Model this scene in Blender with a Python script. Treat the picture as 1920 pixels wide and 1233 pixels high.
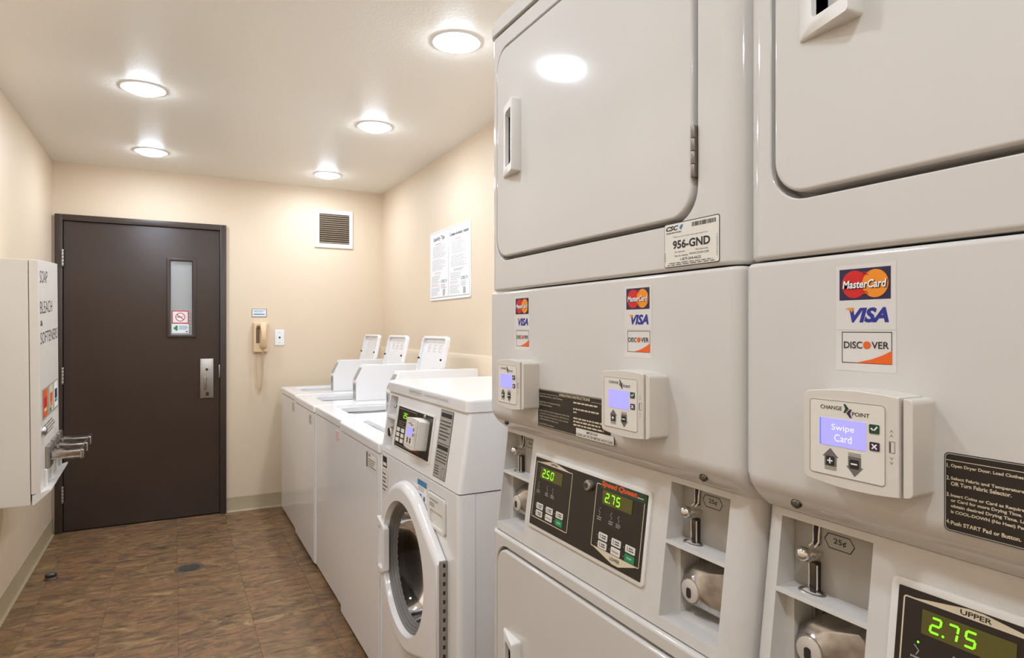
import bpy, bmesh, math, random
from mathutils import Matrix, Vector

random.seed(7)
for o in list(bpy.data.objects):
    bpy.data.objects.remove(o)
SC = bpy.context.scene
COL = SC.collection
PI = math.pi
R = math.radians

# ------------------------------------------------------------------ camera, world, exposure
cam = bpy.data.cameras.new('camera')
cam.sensor_width = 36.0
cam.lens = 36.0 * 1192.0 / 1920.0
cam.clip_start = 0.02
camo = bpy.data.objects.new('camera', cam)
COL.objects.link(camo)
camo.location = (0, 0, 1.34)
camo.rotation_euler = (R(90), 0, -math.atan(633 / 1192))
SC.camera = camo
world = bpy.data.worlds.new('world')
SC.world = world
world.use_nodes = True
world.node_tree.nodes['Background'].inputs[0].default_value = (1, 0.97, 0.92, 1)
world.node_tree.nodes['Background'].inputs[1].default_value = 0.3
SC.view_settings.view_transform = 'Standard'
SC.view_settings.look = 'None'
SC.view_settings.gamma = 1.0
SC.view_settings.use_curve_mapping = False
SC.view_settings.exposure = 0.0
LAMP = 75.0           # radiance of the lamp lenses
LAMP_W = 4.5          # watts of each lamp's downward disk

XL, XR, YB, YF, ZC = -0.707, 1.50, 5.085, -1.65, 2.44


# ------------------------------------------------------------------ materials
def lin(c):
    return tuple(((v / 255.0) / 12.92) if v / 255.0 <= 0.04045 else (((v / 255.0) + 0.055) / 1.055) ** 2.4 for v in c)


def mat(name, rgb, rough=0.5, metal=0.0, coat=0.0, bump=None, vary=None, emit=0.0, spec=0.5):
    """rgb in 0-255 sRGB; bump=(scale, strength, distance); vary=(scale, amount)"""
    m = bpy.data.materials.new(name)
    m.use_nodes = True
    nt = m.node_tree
    b = nt.nodes['Principled BSDF']
    c = lin(rgb)
    b.inputs['Base Color'].default_value = (*c, 1)
    b.inputs['Roughness'].default_value = rough
    b.inputs['Metallic'].default_value = metal
    b.inputs['Coat Weight'].default_value = coat
    b.inputs['Coat Roughness'].default_value = 0.08
    b.inputs['Specular IOR Level'].default_value = spec
    if emit:
        b.inputs['Emission Color'].default_value = (*c, 1)
        b.inputs['Emission Strength'].default_value = emit
    if bump or vary:
        tc = nt.nodes.new('ShaderNodeTexCoord')
    if vary:
        n = nt.nodes.new('ShaderNodeTexNoise')
        n.inputs['Scale'].default_value = vary[0]
        n.inputs['Detail'].default_value = 4
        nt.links.new(tc.outputs['Object'], n.inputs['Vector'])
        r = nt.nodes.new('ShaderNodeValToRGB')
        k = vary[1]
        r.color_ramp.elements[0].position = 0.3
        r.color_ramp.elements[1].position = 0.7
        r.color_ramp.elements[0].color = (*[v * (1 - k) for v in c], 1)
        r.color_ramp.elements[1].color = (*[min(1, v * (1 + k)) for v in c], 1)
        nt.links.new(n.outputs['Fac'], r.inputs['Fac'])
        nt.links.new(r.outputs['Color'], b.inputs['Base Color'])
    if bump:
        n = nt.nodes.new('ShaderNodeTexNoise')
        n.inputs['Scale'].default_value = bump[0]
        n.inputs['Detail'].default_value = 3
        nt.links.new(tc.outputs['Object'], n.inputs['Vector'])
        bp = nt.nodes.new('ShaderNodeBump')
        bp.inputs['Strength'].default_value = bump[1]
        bp.inputs['Distance'].default_value = bump[2]
        nt.links.new(n.outputs['Fac'], bp.inputs['Height'])
        nt.links.new(bp.outputs['Normal'], b.inputs['Normal'])
    return m


def floor_material():
    m = bpy.data.materials.new('vinyl_slate_tile')
    m.use_nodes = True
    nt = m.node_tree
    N, Lk = nt.nodes, nt.links
    b = N['Principled BSDF']
    geo = N.new('ShaderNodeNewGeometry')
    oi = N.new('ShaderNodeObjectInfo')
    mul = N.new('ShaderNodeVectorMath'); mul.operation = 'SCALE'; mul.inputs[0].default_value = (.35, .2, .9)
    Lk.new(oi.outputs['Random'], mul.inputs['Scale'])
    add = N.new('ShaderNodeVectorMath'); add.operation = 'ADD'
    Lk.new(geo.outputs['Position'], add.inputs[0]); Lk.new(mul.outputs[0], add.inputs[1])
    mp = N.new('ShaderNodeMapping')
    mp.inputs['Rotation'].default_value = (0, 0, R(22))
    mp.inputs['Scale'].default_value = (0.85, 1.9, 1)
    Lk.new(add.outputs[0], mp.inputs['Vector'])

    def noise(scale, detail, rough, dist):
        n = N.new('ShaderNodeTexNoise')
        n.inputs['Scale'].default_value = scale; n.inputs['Detail'].default_value = detail
        n.inputs['Roughness'].default_value = rough; n.inputs['Distortion'].default_value = dist
        Lk.new(mp.outputs[0], n.inputs['Vector'])
        return n

    def ramp(n, stops):
        r = N.new('ShaderNodeValToRGB')
        e = r.color_ramp.elements
        while len(e) < len(stops):
            e.new(0.5)
        for i, (p, c) in enumerate(stops):
            e[i].position = p; e[i].color = (*lin(c), 1)
        Lk.new(n.outputs['Fac'], r.inputs['Fac'])
        return r
    a = ramp(noise(7.5, 9, 0.7, 1.2), [(0.33, (66, 51, 40)), (0.45, (108, 85, 60)), (0.55, (140, 110, 72)), (0.68, (178, 148, 108))])
    c2 = ramp(noise(10, 8, 0.72, 1.4), [(0.33, (74, 60, 54)), (0.45, (108, 86, 64)), (0.55, (142, 104, 70)), (0.67, (164, 118, 82))])
    mx = N.new('ShaderNodeMix'); mx.data_type = 'RGBA'
    fr = noise(3.2, 4, 0.6, 0.5)
    rr = N.new('ShaderNodeMapRange'); rr.inputs[1].default_value = 0.38; rr.inputs[2].default_value = 0.62
    Lk.new(fr.outputs['Fac'], rr.inputs[0]); Lk.new(rr.outputs[0], mx.inputs[0])
    Lk.new(a.outputs[0], mx.inputs[6]); Lk.new(c2.outputs[0], mx.inputs[7])
    Lk.new(mx.outputs[2], b.inputs['Base Color'])
    b.inputs['Roughness'].default_value = 0.42
    bp = N.new('ShaderNodeBump'); bp.inputs['Strength'].default_value = 0.25; bp.inputs['Distance'].default_value = 0.002
    f2 = noise(26, 4, 0.6, 0.6)
    Lk.new(f2.outputs['Fac'], bp.inputs['Height']); Lk.new(bp.outputs['Normal'], b.inputs['Normal'])
    return m


def glass_material(name, tint, clear, rough=0.02):
    m = bpy.data.materials.new(name)
    m.use_nodes = True
    nt = m.node_tree
    N, Lk = nt.nodes, nt.links
    N.remove(N['Principled BSDF'])
    t = N.new('ShaderNodeBsdfTransparent'); t.inputs[0].default_value = (*tint, 1)
    g = N.new('ShaderNodeBsdfGlossy'); g.inputs['Roughness'].default_value = rough
    d = N.new('ShaderNodeBsdfDiffuse'); d.inputs[0].default_value = (0.7, 0.7, 0.68, 1)
    fr = N.new('ShaderNodeFresnel'); fr.inputs[0].default_value = 1.5
    m1 = N.new('ShaderNodeMixShader'); m1.inputs[0].default_value = 1 - clear
    Lk.new(t.outputs[0], m1.inputs[1]); Lk.new(d.outputs[0], m1.inputs[2])
    m2 = N.new('ShaderNodeMixShader')
    Lk.new(fr.outputs[0], m2.inputs[0]); Lk.new(m1.outputs[0], m2.inputs[1]); Lk.new(g.outputs[0], m2.inputs[2])
    Lk.new(m2.outputs[0], N['Material Output'].inputs[0])
    return m


M = {}
M['wall'] = mat('wall_paint', (226, 206, 179), 0.55, bump=(190, 0.12, 0.002), vary=(1.3, 0.02))
M['ceil'] = mat('ceiling_paint', (243, 239, 230), 0.40, bump=(90, 0.45, 0.0015), spec=0.55)
M['base'] = mat('cove_base', (176, 160, 128), 0.5)
M['floor'] = floor_material()
M['sub'] = mat('floor_grout', (70, 54, 42), 0.8)
M['brown'] = mat('door_paint', (60, 47, 39), 0.22, bump=(60, 0.06, 0.002), vary=(3, 0.06))
M['brown2'] = mat('frame_paint', (62, 49, 41), 0.42)
M['enam'] = mat('dryer_enamel', (209, 205, 199), 0.075, coat=0.0, spec=0.4, bump=(22, 0.012, 0.001), vary=(5, 0.012))
M['enam2'] = mat('console_enamel', (208, 204, 198), 0.3, vary=(30, 0.03))
M['white'] = mat('washer_enamel', (238, 236, 234), 0.2, coat=0.3, bump=(22, 0.02, 0.001))
M['plast'] = mat('white_plastic', (228, 225, 218), 0.38)
M['readb'] = mat('reader_plastic', (214, 207, 196), 0.45)
M['decal'] = mat('clear_white_decal', (216, 212, 207), 0.35)
M['lite'] = mat('light_label', (224, 219, 208), 0.5)
M['soapw'] = mat('vendor_enamel', (224, 217, 206), 0.35, vary=(4, 0.02))
M['chrome'] = mat('chrome', (225, 222, 218), 0.12, 1.0, bump=(30, 0.08, 0.002))
M['chromed'] = mat('mottled_chrome', (178, 174, 170), 0.2, 1.0, vary=(60, 0.25))  # darker than plain chrome, tone mottled at random
M['steel'] = mat('brushed_steel', (176, 172, 166), 0.34, 1.0)
M['sgrey'] = mat('grey_paint', (164, 158, 148), 0.45, vary=(8, 0.05))
M['hingem'] = mat('hinge_steel', (140, 132, 124), 0.4, 0.8)
M['drumm'] = mat('drum_steel', (74, 66, 58), 0.45, 0.6)
M['lockf'] = mat('lock_face_metal', (212, 204, 194), 0.35, 0.3)
M['drain'] = mat('drain_metal', (98, 88, 74), 0.5, 0.2)
M['dsteel'] = mat('dark_steel', (92, 86, 78), 0.32, 1.0)
M['black'] = mat('black_gloss', (34, 27, 20), 0.3)
M['ink'] = mat('ink_black', (34, 30, 28), 0.6)
M['inkg'] = mat('ink_grey', (110, 104, 100), 0.6)
M['inkl'] = mat('ink_pale', (168, 164, 160), 0.6)
M['inkp'] = mat('ink_faint', (200, 194, 190), 0.6)
M['paper'] = mat('paper_white', (240, 240, 238), 0.6)
M['tan'] = mat('print_tan', (214, 200, 172), 0.5)
M['red'] = mat('print_red', (206, 22, 20), 0.45)
M['pink'] = mat('print_pink', (222, 150, 150), 0.5)
M['yel'] = mat('print_orange_yellow', (236, 140, 22), 0.45)
M['navy'] = mat('print_navy', (36, 26, 66), 0.45)
M['blue'] = mat('print_blue', (34, 42, 140), 0.45)
M['cyan'] = mat('print_cyan', (52, 128, 178), 0.45)
M['orange'] = mat('print_orange', (228, 96, 22), 0.45)
M['green'] = mat('print_green', (20, 140, 84), 0.45)
M['dgreen'] = mat('print_dark_green', (26, 66, 44), 0.4)
M['purple'] = mat('print_purple', (58, 28, 66), 0.45)
M['sqred'] = mat('print_logo_red', (226, 78, 30), 0.4)
M['ledbg'] = mat('display_window', (88, 82, 30), 0.25)
M['led'] = mat('led_green', (130, 255, 30), 0.4, emit=1.0)
M['lcd'] = mat('lcd_blue', (150, 146, 248), 0.3, emit=0.75)
M['lcdw'] = mat('lcd_text', (214, 214, 255), 0.3, emit=0.85)
M['lcdb'] = mat('lcd_deep_blue', (84, 92, 246), 0.3, emit=0.8)
M['lens'] = mat('lamp_lens', (226, 238, 255), 0.4, emit=LAMP)
M['trimw'] = mat('lamp_trim', (244, 242, 238), 0.4)
M['phone'] = mat('phone_plastic', (226, 198, 156), 0.4)
M['phoned'] = mat('phone_dark', (116, 92, 64), 0.5)
M['rubber'] = mat('rubber', (40, 38, 36), 0.7)
M['slat'] = mat('vent_slat', (196, 176, 150), 0.5)
M['dark'] = mat('dark_void', (26, 20, 16), 0.8)
M['gasket'] = mat('door_gasket', (120, 116, 110), 0.4)
M['glass'] = glass_material('porthole_glass', (0.12, 0.11, 0.09), 1.0)
M['pane'] = glass_material('wired_pane', (0.9, 0.92, 0.92), 0.62, 0.1)
M['hall'] = mat('hall_paint', (226, 224, 220), 0.6)


# ------------------------------------------------------------------ mesh helpers
def new_bm():
    return bmesh.new()


def box(bm, x0, x1, y0, y1, z0, z1, mi=0):
    v = [bm.verts.new(p) for p in ((x0, y0, z0), (x1, y0, z0), (x1, y1, z0), (x0, y1, z0), (x0, y0, z1), (x1, y0, z1), (x1, y1, z1), (x0, y1, z1))]
    fs = []
    for q in ((0, 3, 2, 1), (4, 5, 6, 7), (0, 1, 5, 4), (1, 2, 6, 5), (2, 3, 7, 6), (3, 0, 4, 7)):
        f = bm.faces.new([v[i] for i in q]); f.material_index = mi; fs.append(f)
    return v


def bev(bm, w, seg=2, ang=40, sel=None):
    bm.edges.ensure_lookup_table()
    bm.normal_update()
    es = [e for e in bm.edges if len(e.link_faces) == 2 and e.calc_face_angle(0) > R(ang) and (sel is None or sel(e))]
    if es:
        bmesh.ops.bevel(bm, geom=es, offset=w, segments=seg, profile=0.5, affect='EDGES', clamp_overlap=True)
    return bm


def rbox(x0, x1, y0, y1, z0, z1, w=0.004, seg=2):
    bm = new_bm(); box(bm, x0, x1, y0, y1, z0, z1)
    return bev(bm, w, seg)


def rrect(x0, x1, z0, z1, r, seg=6):
    if not isinstance(r, (tuple, list)):
        r = (r, r, r, r)
    pts = []
    for (cx, cz, a0, rr) in ((x0 + r[0], z0 + r[0], PI, r[0]), (x1 - r[1], z0 + r[1], 1.5 * PI, r[1]), (x1 - r[2], z1 - r[2], 0, r[2]), (x0 + r[3], z1 - r[3], .5 * PI, r[3])):
        if rr < 1e-6:
            pts.append((cx, cz)); continue
        for i in range(seg + 1):
            a = a0 + .5 * PI * i / seg
            pts.append((cx + rr * math.cos(a), cz + rr * math.sin(a)))
    return pts


def circ(cx, cz, rx, rz=None, n=32):
    rz = rx if rz is None else rz
    return [(cx + rx * math.cos(2 * PI * i / n), cz + rz * math.sin(2 * PI * i / n)) for i in range(n)]


def prism(bm, pts, y0, y1, mi=0, axis='y'):
    """extrude a 2D outline: axis y -> pts are (x,z); axis x -> pts are (y,z); axis z -> pts are (x,y)"""
    def P(p, t):
        return {'y': (p[0], t, p[1]), 'x': (t, p[0], p[1]), 'z': (p[0], p[1], t)}[axis]
    a = [bm.verts.new(P(p, y0)) for p in pts]
    b = [bm.verts.new(P(p, y1)) for p in pts]
    n = len(pts)
    fs = [bm.faces.new(a), bm.faces.new(b[::-1])]
    for i in range(n):
        fs.append(bm.faces.new((a[i], b[i], b[(i + 1) % n], a[(i + 1) % n])))
    for f in fs:
        f.material_index = mi
    bmesh.ops.recalc_face_normals(bm, faces=fs)
    return fs


def ring_prism(bm, outer, inner, y0, y1, mi=0):
    """two outlines with equal counts, extruded along y: a frame"""
    n = len(outer)
    L = [[bm.verts.new((p[0], y, p[1])) for p in o] for o, y in ((outer, y0), (inner, y0), (inner, y1), (outer, y1))]
    fs = []
    for k in range(4):
        A, B = L[k], L[(k + 1) % 4]
        for i in range(n):
            fs.append(bm.faces.new((A[i], A[(i + 1) % n], B[(i + 1) % n], B[i])))
    for f in fs:
        f.material_index = mi
    bmesh.ops.recalc_face_normals(bm, faces=fs)


def lathe(bm, prof, c=(0, 0, 0), axis='z', n=32, mi=0):
    """prof: list of (radius, height along the axis)"""
    rings = []
    for (r, t) in prof:
        row = []
        for i in range(n if r > 1e-6 else 1):
            a = 2 * PI * i / n
            u, v = r * math.cos(a), r * math.sin(a)
            p = {'z': (u, v, t), 'y': (u, t, v), 'x': (t, u, v)}[axis]
            row.append(bm.verts.new((c[0] + p[0], c[1] + p[1], c[2] + p[2])))
        rings.append(row)
    fs = []
    for A, B in zip(rings, rings[1:]):
        for i in range(n):
            j = (i + 1) % n
            if len(A) == 1 and len(B) == 1:
                continue
            if len(A) == 1:
                fs.append(bm.faces.new((A[0], B[j], B[i])))
            elif len(B) == 1:
                fs.append(bm.faces.new((A[i], A[j], B[0])))
            else:
                fs.append(bm.faces.new((A[i], A[j], B[j], B[i])))
    for f in fs:
        f.material_index = mi
    bmesh.ops.recalc_face_normals(bm, faces=fs)


def tube(bm, path, r, n=8, mi=0):
    P = [Vector(p) for p in path]
    rings = []
    up = Vector((0.31, 0.2, 0.93))
    for i, p in enumerate(P):
        d = (P[min(i + 1, len(P) - 1)] - P[max(i - 1, 0)]).normalized()
        a = d.cross(up)
        if a.length < 1e-4:
            a = d.cross(Vector((1, 0, 0)))
        a.normalize(); b = d.cross(a)
        rings.append([bm.verts.new(p + r * (math.cos(2 * PI * k / n) * a + math.sin(2 * PI * k / n) * b)) for k in range(n)])
    fs = []
    for A, B in zip(rings, rings[1:]):
        for k in range(n):
            fs.append(bm.faces.new((A[k], A[(k + 1) % n], B[(k + 1) % n], B[k])))
    fs.append(bm.faces.new(rings[0][::-1])); fs.append(bm.faces.new(rings[-1]))
    for f in fs:
        f.material_index = mi
    bmesh.ops.recalc_face_normals(bm, faces=fs)


def loft(bm, loops, mi=0, cap=True):
    L = [[bm.verts.new(p) for p in lp] for lp in loops]
    n = len(loops[0]); fs = []
    for A, B in zip(L, L[1:]):
        for i in range(n):
            fs.append(bm.faces.new((A[i], A[(i + 1) % n], B[(i + 1) % n], B[i])))
    if cap:
        fs.append(bm.faces.new(L[0])); fs.append(bm.faces.new(L[-1][::-1]))
    for f in fs:
        f.material_index = mi
    bmesh.ops.recalc_face_normals(bm, faces=fs)


def cut(bm, cutters):
    """boolean difference: returns a new bmesh"""
    def tmp(b):
        me = bpy.data.meshes.new('tmp'); b.to_mesh(me); b.free()
        o = bpy.data.objects.new('tmp', me); COL.objects.link(o)
        return o
    o = tmp(bm)
    cs = [tmp(c) for c in cutters]
    for c in cs:
        md = o.modifiers.new('b', 'BOOLEAN'); md.operation = 'DIFFERENCE'; md.object = c; md.solver = 'EXACT'
    dg = bpy.context.evaluated_depsgraph_get()
    me = bpy.data.meshes.new_from_object(o.evaluated_get(dg))
    out = new_bm(); out.from_mesh(me)
    bpy.data.meshes.remove(me)
    for q in [o] + cs:
        m_ = q.data
        bpy.data.objects.remove(q); bpy.data.meshes.remove(m_)
    return out


def put(name, bm, mats, parent=None, T=None, wn=False, bevel=None, sharp=35, label=None):
    """link a bmesh as one object"""
    if T is not None:
        bm.transform(T)
    bmesh.ops.recalc_face_normals(bm, faces=bm.faces[:]) if wn else None
    me = bpy.data.meshes.new(name)
    bm.to_mesh(me); bm.free()
    for m in (mats if isinstance(mats, (list, tuple)) else [mats]):
        me.materials.append(M[m])
    for p in me.polygons:
        p.use_smooth = True
    me.set_sharp_from_angle(angle=R(sharp))
    o = bpy.data.objects.new(name, me)
    COL.objects.link(o)
    if parent is not None:
        o.parent = parent
    if bevel:
        md = o.modifiers.new('bevel', 'BEVEL'); md.width = bevel; md.segments = 2; md.limit_method = 'ANGLE'; md.angle_limit = R(60)
    if wn or bevel:
        md = o.modifiers.new('wn', 'WEIGHTED_NORMAL'); md.keep_sharp = True
    if label:
        o['label'] = label
    return o


def thing(name, label, cat, loc, rot=(0, 0, 0), group=None, kind=None):
    o = bpy.data.objects.new(name, None)
    COL.objects.link(o)
    o.empty_display_size = 0.1
    o.location = loc; o.rotation_euler = rot
    tag(o, label, cat, group, kind)
    return o


def tag(o, label, cat, group=None, kind=None):
    o['label'] = label; o['category'] = cat
    if group: o['group'] = group
    if kind: o['kind'] = kind
    return o


# ------------------------------------------------------------------ flat print
_txt = {}


def text_polys(s, bold=0.0, shear=0.0):
    key = (s, bold, shear)
    if key not in _txt:
        cu = bpy.data.curves.new('t', 'FONT')
        cu.body = s; cu.resolution_u = 3; cu.offset = bold; cu.shear = shear; cu.fill_mode = 'FRONT'
        o = bpy.data.objects.new('t', cu); COL.objects.link(o)
        dg = bpy.context.evaluated_depsgraph_get()
        me = bpy.data.meshes.new_from_object(o.evaluated_get(dg))
        V = [(v.co.x, v.co.y) for v in me.vertices]
        F = [tuple(p.vertices) for p in me.polygons]
        bpy.data.meshes.remove(me); bpy.data.objects.remove(o); bpy.data.curves.remove(cu)
        x0 = min(v[0] for v in V); x1 = max(v[0] for v in V); y0 = min(v[1] for v in V); y1 = max(v[1] for v in V)
        _txt[key] = ([((v[0] - x0) / (x1 - x0), (v[1] - y0) / max(1e-6, y1 - y0)) for v in V], F)
    return _txt[key]


class Print:
    """flat print on the plane y = y0 facing -y; every layer lies a fraction of a millimetre nearer"""
    def __init__(self, y0=0.0, step=0.0002, ox=0.0, oz=0.0, sc=1.0):
        self.bm = new_bm(); self.y0 = y0; self.step = step; self.mats = []; self.o = (ox, oz, sc)

    def mi(self, m):
        if m not in self.mats:
            self.mats.append(m)
        return self.mats.index(m)

    def _f(self, pts, m, L):
        ox, oz, sc = self.o
        vs = [self.bm.verts.new((ox + sc * p[0], self.y0 - self.step * (L + 1), oz + sc * p[1])) for p in pts]
        f = self.bm.faces.new(vs); f.material_index = self.mi(m)
        f.normal_update()
        if f.normal.y > 0:
            f.normal_flip()

    def poly(self, pts, m, L=0):
        self._f(pts, m, L); return self

    def rect(self, x0, x1, z0, z1, m, L=0, r=0):
        self._f(rrect(x0, x1, z0, z1, r, 4) if r else [(x0, z0), (x1, z0), (x1, z1), (x0, z1)], m, L); return self

    def ell(self, cx, cz, rx, rz, m, L=0, n=28):
        self._f(circ(cx, cz, rx, rz, n), m, L); return self

    def band(self, outer, inner, m, L=0):
        n = len(outer)
        for i in range(n):
            j = (i + 1) % n
            self._f([outer[i], outer[j], inner[j], inner[i]], m, L)
        return self

    def frame(self, x0, x1, z0, z1, w, m, L=0, r=0.0):
        if r:
            self.band(rrect(x0, x1, z0, z1, r, 4), rrect(x0 + w, x1 - w, z0 + w, z1 - w, max(r - w, 1e-5), 4), m, L)
        else:
            self.band([(x0, z0), (x1, z0), (x1, z1), (x0, z1)], [(x0 + w, z0 + w), (x1 - w, z0 + w), (x1 - w, z1 - w), (x0 + w, z1 - w)], m, L)
        return self

    def path(self, pts, w, m, L=0):
        for a, b in zip(pts, pts[1:]):
            d = Vector((b[0] - a[0], b[1] - a[1])).normalized()
            n = Vector((-d.y, d.x)) * w / 2
            e = d * w / 2
            self._f([(a[0] - e.x - n.x, a[1] - e.y - n.y), (b[0] + e.x - n.x, b[1] + e.y - n.y), (b[0] + e.x + n.x, b[1] + e.y + n.y), (a[0] - e.x + n.x, a[1] - e.y + n.y)], m, L)
        return self

    def text(self, s, x0, x1, z0, z1, m, L=1, bold=0.0, shear=0.0):
        V, F = text_polys(s, bold, shear)
        for f in F:
            self._f([(x0 + V[i][0] * (x1 - x0), z0 + V[i][1] * (z1 - z0)) for i in f], m, L)
        return self

    def lines(self, x0, x1, z0, z1, n, m, L=1, fill=0.5, ragged=0.35):
        """text too small to read: rows of word-long strokes"""
        dz = (z1 - z0) / n
        for k in range(n):
            zz = z1 - (k + .5) * dz
            end = x1 - (x1 - x0) * ragged * random.random()
            x = x0
            ww = (x1 - x0)
            while x < end:
                w = ww * random.uniform(0.05, 0.16)
                self.rect(x, min(x + w, end), zz - dz * fill / 2, zz + dz * fill / 2, m, L)
                x += w + ww * 0.025
        return self

    def build(self, name, parent, T=None, label=None):
        return put(name, self.bm, self.mats, parent, T, label=label)


SEG = {'0': 'abcdef', '2': 'abged', '5': 'afgcd', '7': 'abc', '8': 'abcdefg'}


def digits(p, s, x, z, w, h, gap, m, L):
    """seven-segment digits, slightly slanted"""
    t = h * 0.13
    for ch in s:
        if ch == '.':
            p.ell(x - gap * 0.42, z + t * .5, t * .6, t * .6, m, L, 10); continue
        for sg in SEG[ch]:
            k = 0.12
            def q(a, b): return (x + a + (b) * k, z + b)
            i = t * 0.25
            if sg in 'agd':
                zz = {'a': h - t, 'g': h / 2 - t / 2, 'd': 0}[sg]
                p.poly([q(t * .6 + i, zz), q(w - t * .6 - i, zz), q(w - t * .3 - i, zz + t / 2), q(w - t * .6 - i, zz + t), q(t * .6 + i, zz + t), q(t * .3 + i, zz + t / 2)], m, L)
            else:
                xx = 0 if sg in 'fe' else w - t
                z0, z1 = (h / 2 + i, h - i - t * .3) if sg in 'fb' else (i + t * .3, h / 2 - i)
                p.poly([q(xx, z0 + t * .3), q(xx + t / 2, z0), q(xx + t, z0 + t * .3), q(xx + t, z1 - t * .3), q(xx + t / 2, z1), q(xx, z1 - t * .3)], m, L)
        x += w + gap


# ------------------------------------------------------------------ the room
def struct(name, bm, m, label, cat):
    return tag(put(name, bm, m), label, cat, kind='structure')


b = new_bm(); box(b, XL - .1, XL, YF - .1, YB + .1, 0, ZC)
struct('wall_left', b, 'wall', 'cream painted wall with the soap vending machine', 'wall')
b = new_bm(); box(b, XR, XR + .1, YF - .1, YB + .1, 0, ZC)
struct('wall_right', b, 'wall', 'cream painted wall behind the row of washers', 'wall')
# back wall has the door opening
DX0, DX1, DZ = -.690, .334, 2.094
b = new_bm()
box(b, XL, DX0, YB, YB + .12, 0, ZC); box(b, DX1, XR, YB, YB + .12, 0, ZC); box(b, DX0, DX1, YB, YB + .12, DZ, ZC)
struct('wall_back', b, 'wall', 'cream painted end wall with the brown door and vent', 'wall')
b = new_bm(); box(b, XL, XR, YF - .1, YF, 0, ZC)
struct('wall_front', b, 'wall', 'cream painted wall facing the brown door', 'wall')
b = new_bm(); box(b, XL - .1, XR + .1, YF - .1, YB + .12, ZC, ZC + .1)
struct('ceiling', b, 'ceil', 'pale beige textured ceiling with round lights', 'ceiling')
b = new_bm(); box(b, XL - .1, XR + .1, YF - .1, YB + .12, -.12, -.0025)
floor = struct('floor', b, 'sub', 'brown mottled slate pattern vinyl tile floor', 'floor')


def tile_mesh(w, d):
    bm = new_bm(); box(bm, 0, w, 0, d, -.0025, 0); bev(bm, .0006, 1)
    me = bpy.data.meshes.new('tile'); bm.to_mesh(me); bm.free(); me.materials.append(M['floor'])
    return me


TS = 0.305
tcache = {}
xe = [XL] + [x for x in (.015 + TS * k for k in range(-3, 6)) if XL + .02 < x < XR - .02] + [XR]
ye = [YF] + [y for y in (3.70 + TS * k for k in range(-20, 6)) if YF + .02 < y < YB - .02] + [YB]
for i in range(len(xe) - 1):
    for j in range(len(ye) - 1):
        w, d = xe[i + 1] - xe[i] - .0006, ye[j + 1] - ye[j] - .0006
        k = (round(w, 4), round(d, 4))
        if k not in tcache:
            tcache[k] = tile_mesh(w, d)
        o = bpy.data.objects.new('floor_tile', tcache[k]); COL.objects.link(o)
        o.location = (xe[i] + .0003, ye[j] + .0003, 0); o.parent = floor


def baseboard(name, pts, label):
    """cove base: profile along a straight run, pts = (x0,y0,x1,y1, nx,ny)"""
    x0, y0, x1, y1, nx, ny = pts
    prof = [(0, .0), (.016, .0), (.008, .006), (.004, .014), (.003, .1), (.002, .105), (0, .105)]
    bm = new_bm()
    loft(bm, [[(x0 + nx * p, y0 + ny * p, z) for p, z in prof], [(x1 + nx * p, y1 + ny * p, z) for p, z in prof]])
    struct(name, bm, 'base', label, 'baseboard')


baseboard('baseboard_left', (XL, YF, XL, YB, 1, 0), 'beige vinyl cove base under the soap vending machine')
baseboard('baseboard_back', (DX1 + .001, YB, XR, YB, 0, -1), 'beige vinyl cove base beside the brown door')
baseboard('baseboard_right', (XR, YF, XR, YB - .02, -1, 0), 'beige vinyl cove base behind the washers')
bm = new_bm(); prism(bm, [(XR, 0), (XR - .012, 0), (XR - .012, 1.188), (XR - .006, 1.196), (XR, 1.196)], 1.4, YB, axis='y')
bm.free(); bm = new_bm()
loft(bm, [[(x, y, z) for x, z in ((XR, .11), (XR - .012, .11), (XR - .012, 1.186), (XR - .007, 1.194), (XR, 1.194))] for y in (1.3, YB - .001)])
struct('trim_1', bm, 'wall', 'low cream wall panel edge behind the washers', 'trim')

# ------------------------------------------------------------------ the brown door
door = thing('door_1', 'dark brown metal door with narrow window and lock plate', 'door', (0, YB, 0), kind='structure')
bm = new_bm()
fx0, fx1 = DX0, DX1
for (x0, x1, z0, z1) in ((fx0, fx0 + .042, 0, DZ), (fx1 - .042, fx1, 0, DZ), (fx0 + .042, fx1 - .042, DZ - .04, DZ)):
    box(bm, x0, x1, -.028, .118, z0, z1)
bev(bm, .003, 2)
put('door_frame', bm, 'brown2', door)
lx0, lx1, lz0, lz1 = fx0 + .045, fx1 - .0445, .008, DZ - .043
gx0, gx1, gz0, gz1 = -.0232, .1111, 1.298, 1.8205
bm = new_bm(); box(bm, lx0, lx1, -.006, .04, lz0, lz1)
c = new_bm(); box(c, gx0 - .004, gx1 + .004, -.05, .09, gz0 - .004, gz1 + .004)
leaf = put('door_leaf', cut(bm, [c]), 'brown', door, bevel=.002)
bm = new_bm()
ring_prism(bm, [(gx0 - .026, gz0 - .02), (gx1 + .028, gz0 - .02), (gx1 + .028, gz1 + .02), (gx0 - .026, gz1 + .02)], [(gx0, gz0), (gx1, gz0), (gx1, gz1), (gx0, gz1)], -.016, .03)
bev(bm, .006, 2)
put('window_frame', bm, 'brown2', leaf)
bm = new_bm(); box(bm, gx0, gx1, .012, .016, gz0, gz1)
pane = put('pane', bm, 'pane', leaf, label='narrow wired glass pane')
bm = new_bm()
for k in range(1, 8):
    x = gx0 + (gx1 - gx0) * k / 8
    tube(bm, [(x, .014, gz0), (x, .014, gz1)], .0004, 4)
for k in range(1, 31):
    z = gz0 + (gz1 - gz0) * k / 31
    tube(bm, [(gx0, .014, z), (gx1, .014, z)], .0004, 4)
o = put('wire_mesh', bm, 'steel', leaf); o['kind'] = 'stuff'
p = Print(.012)
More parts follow.
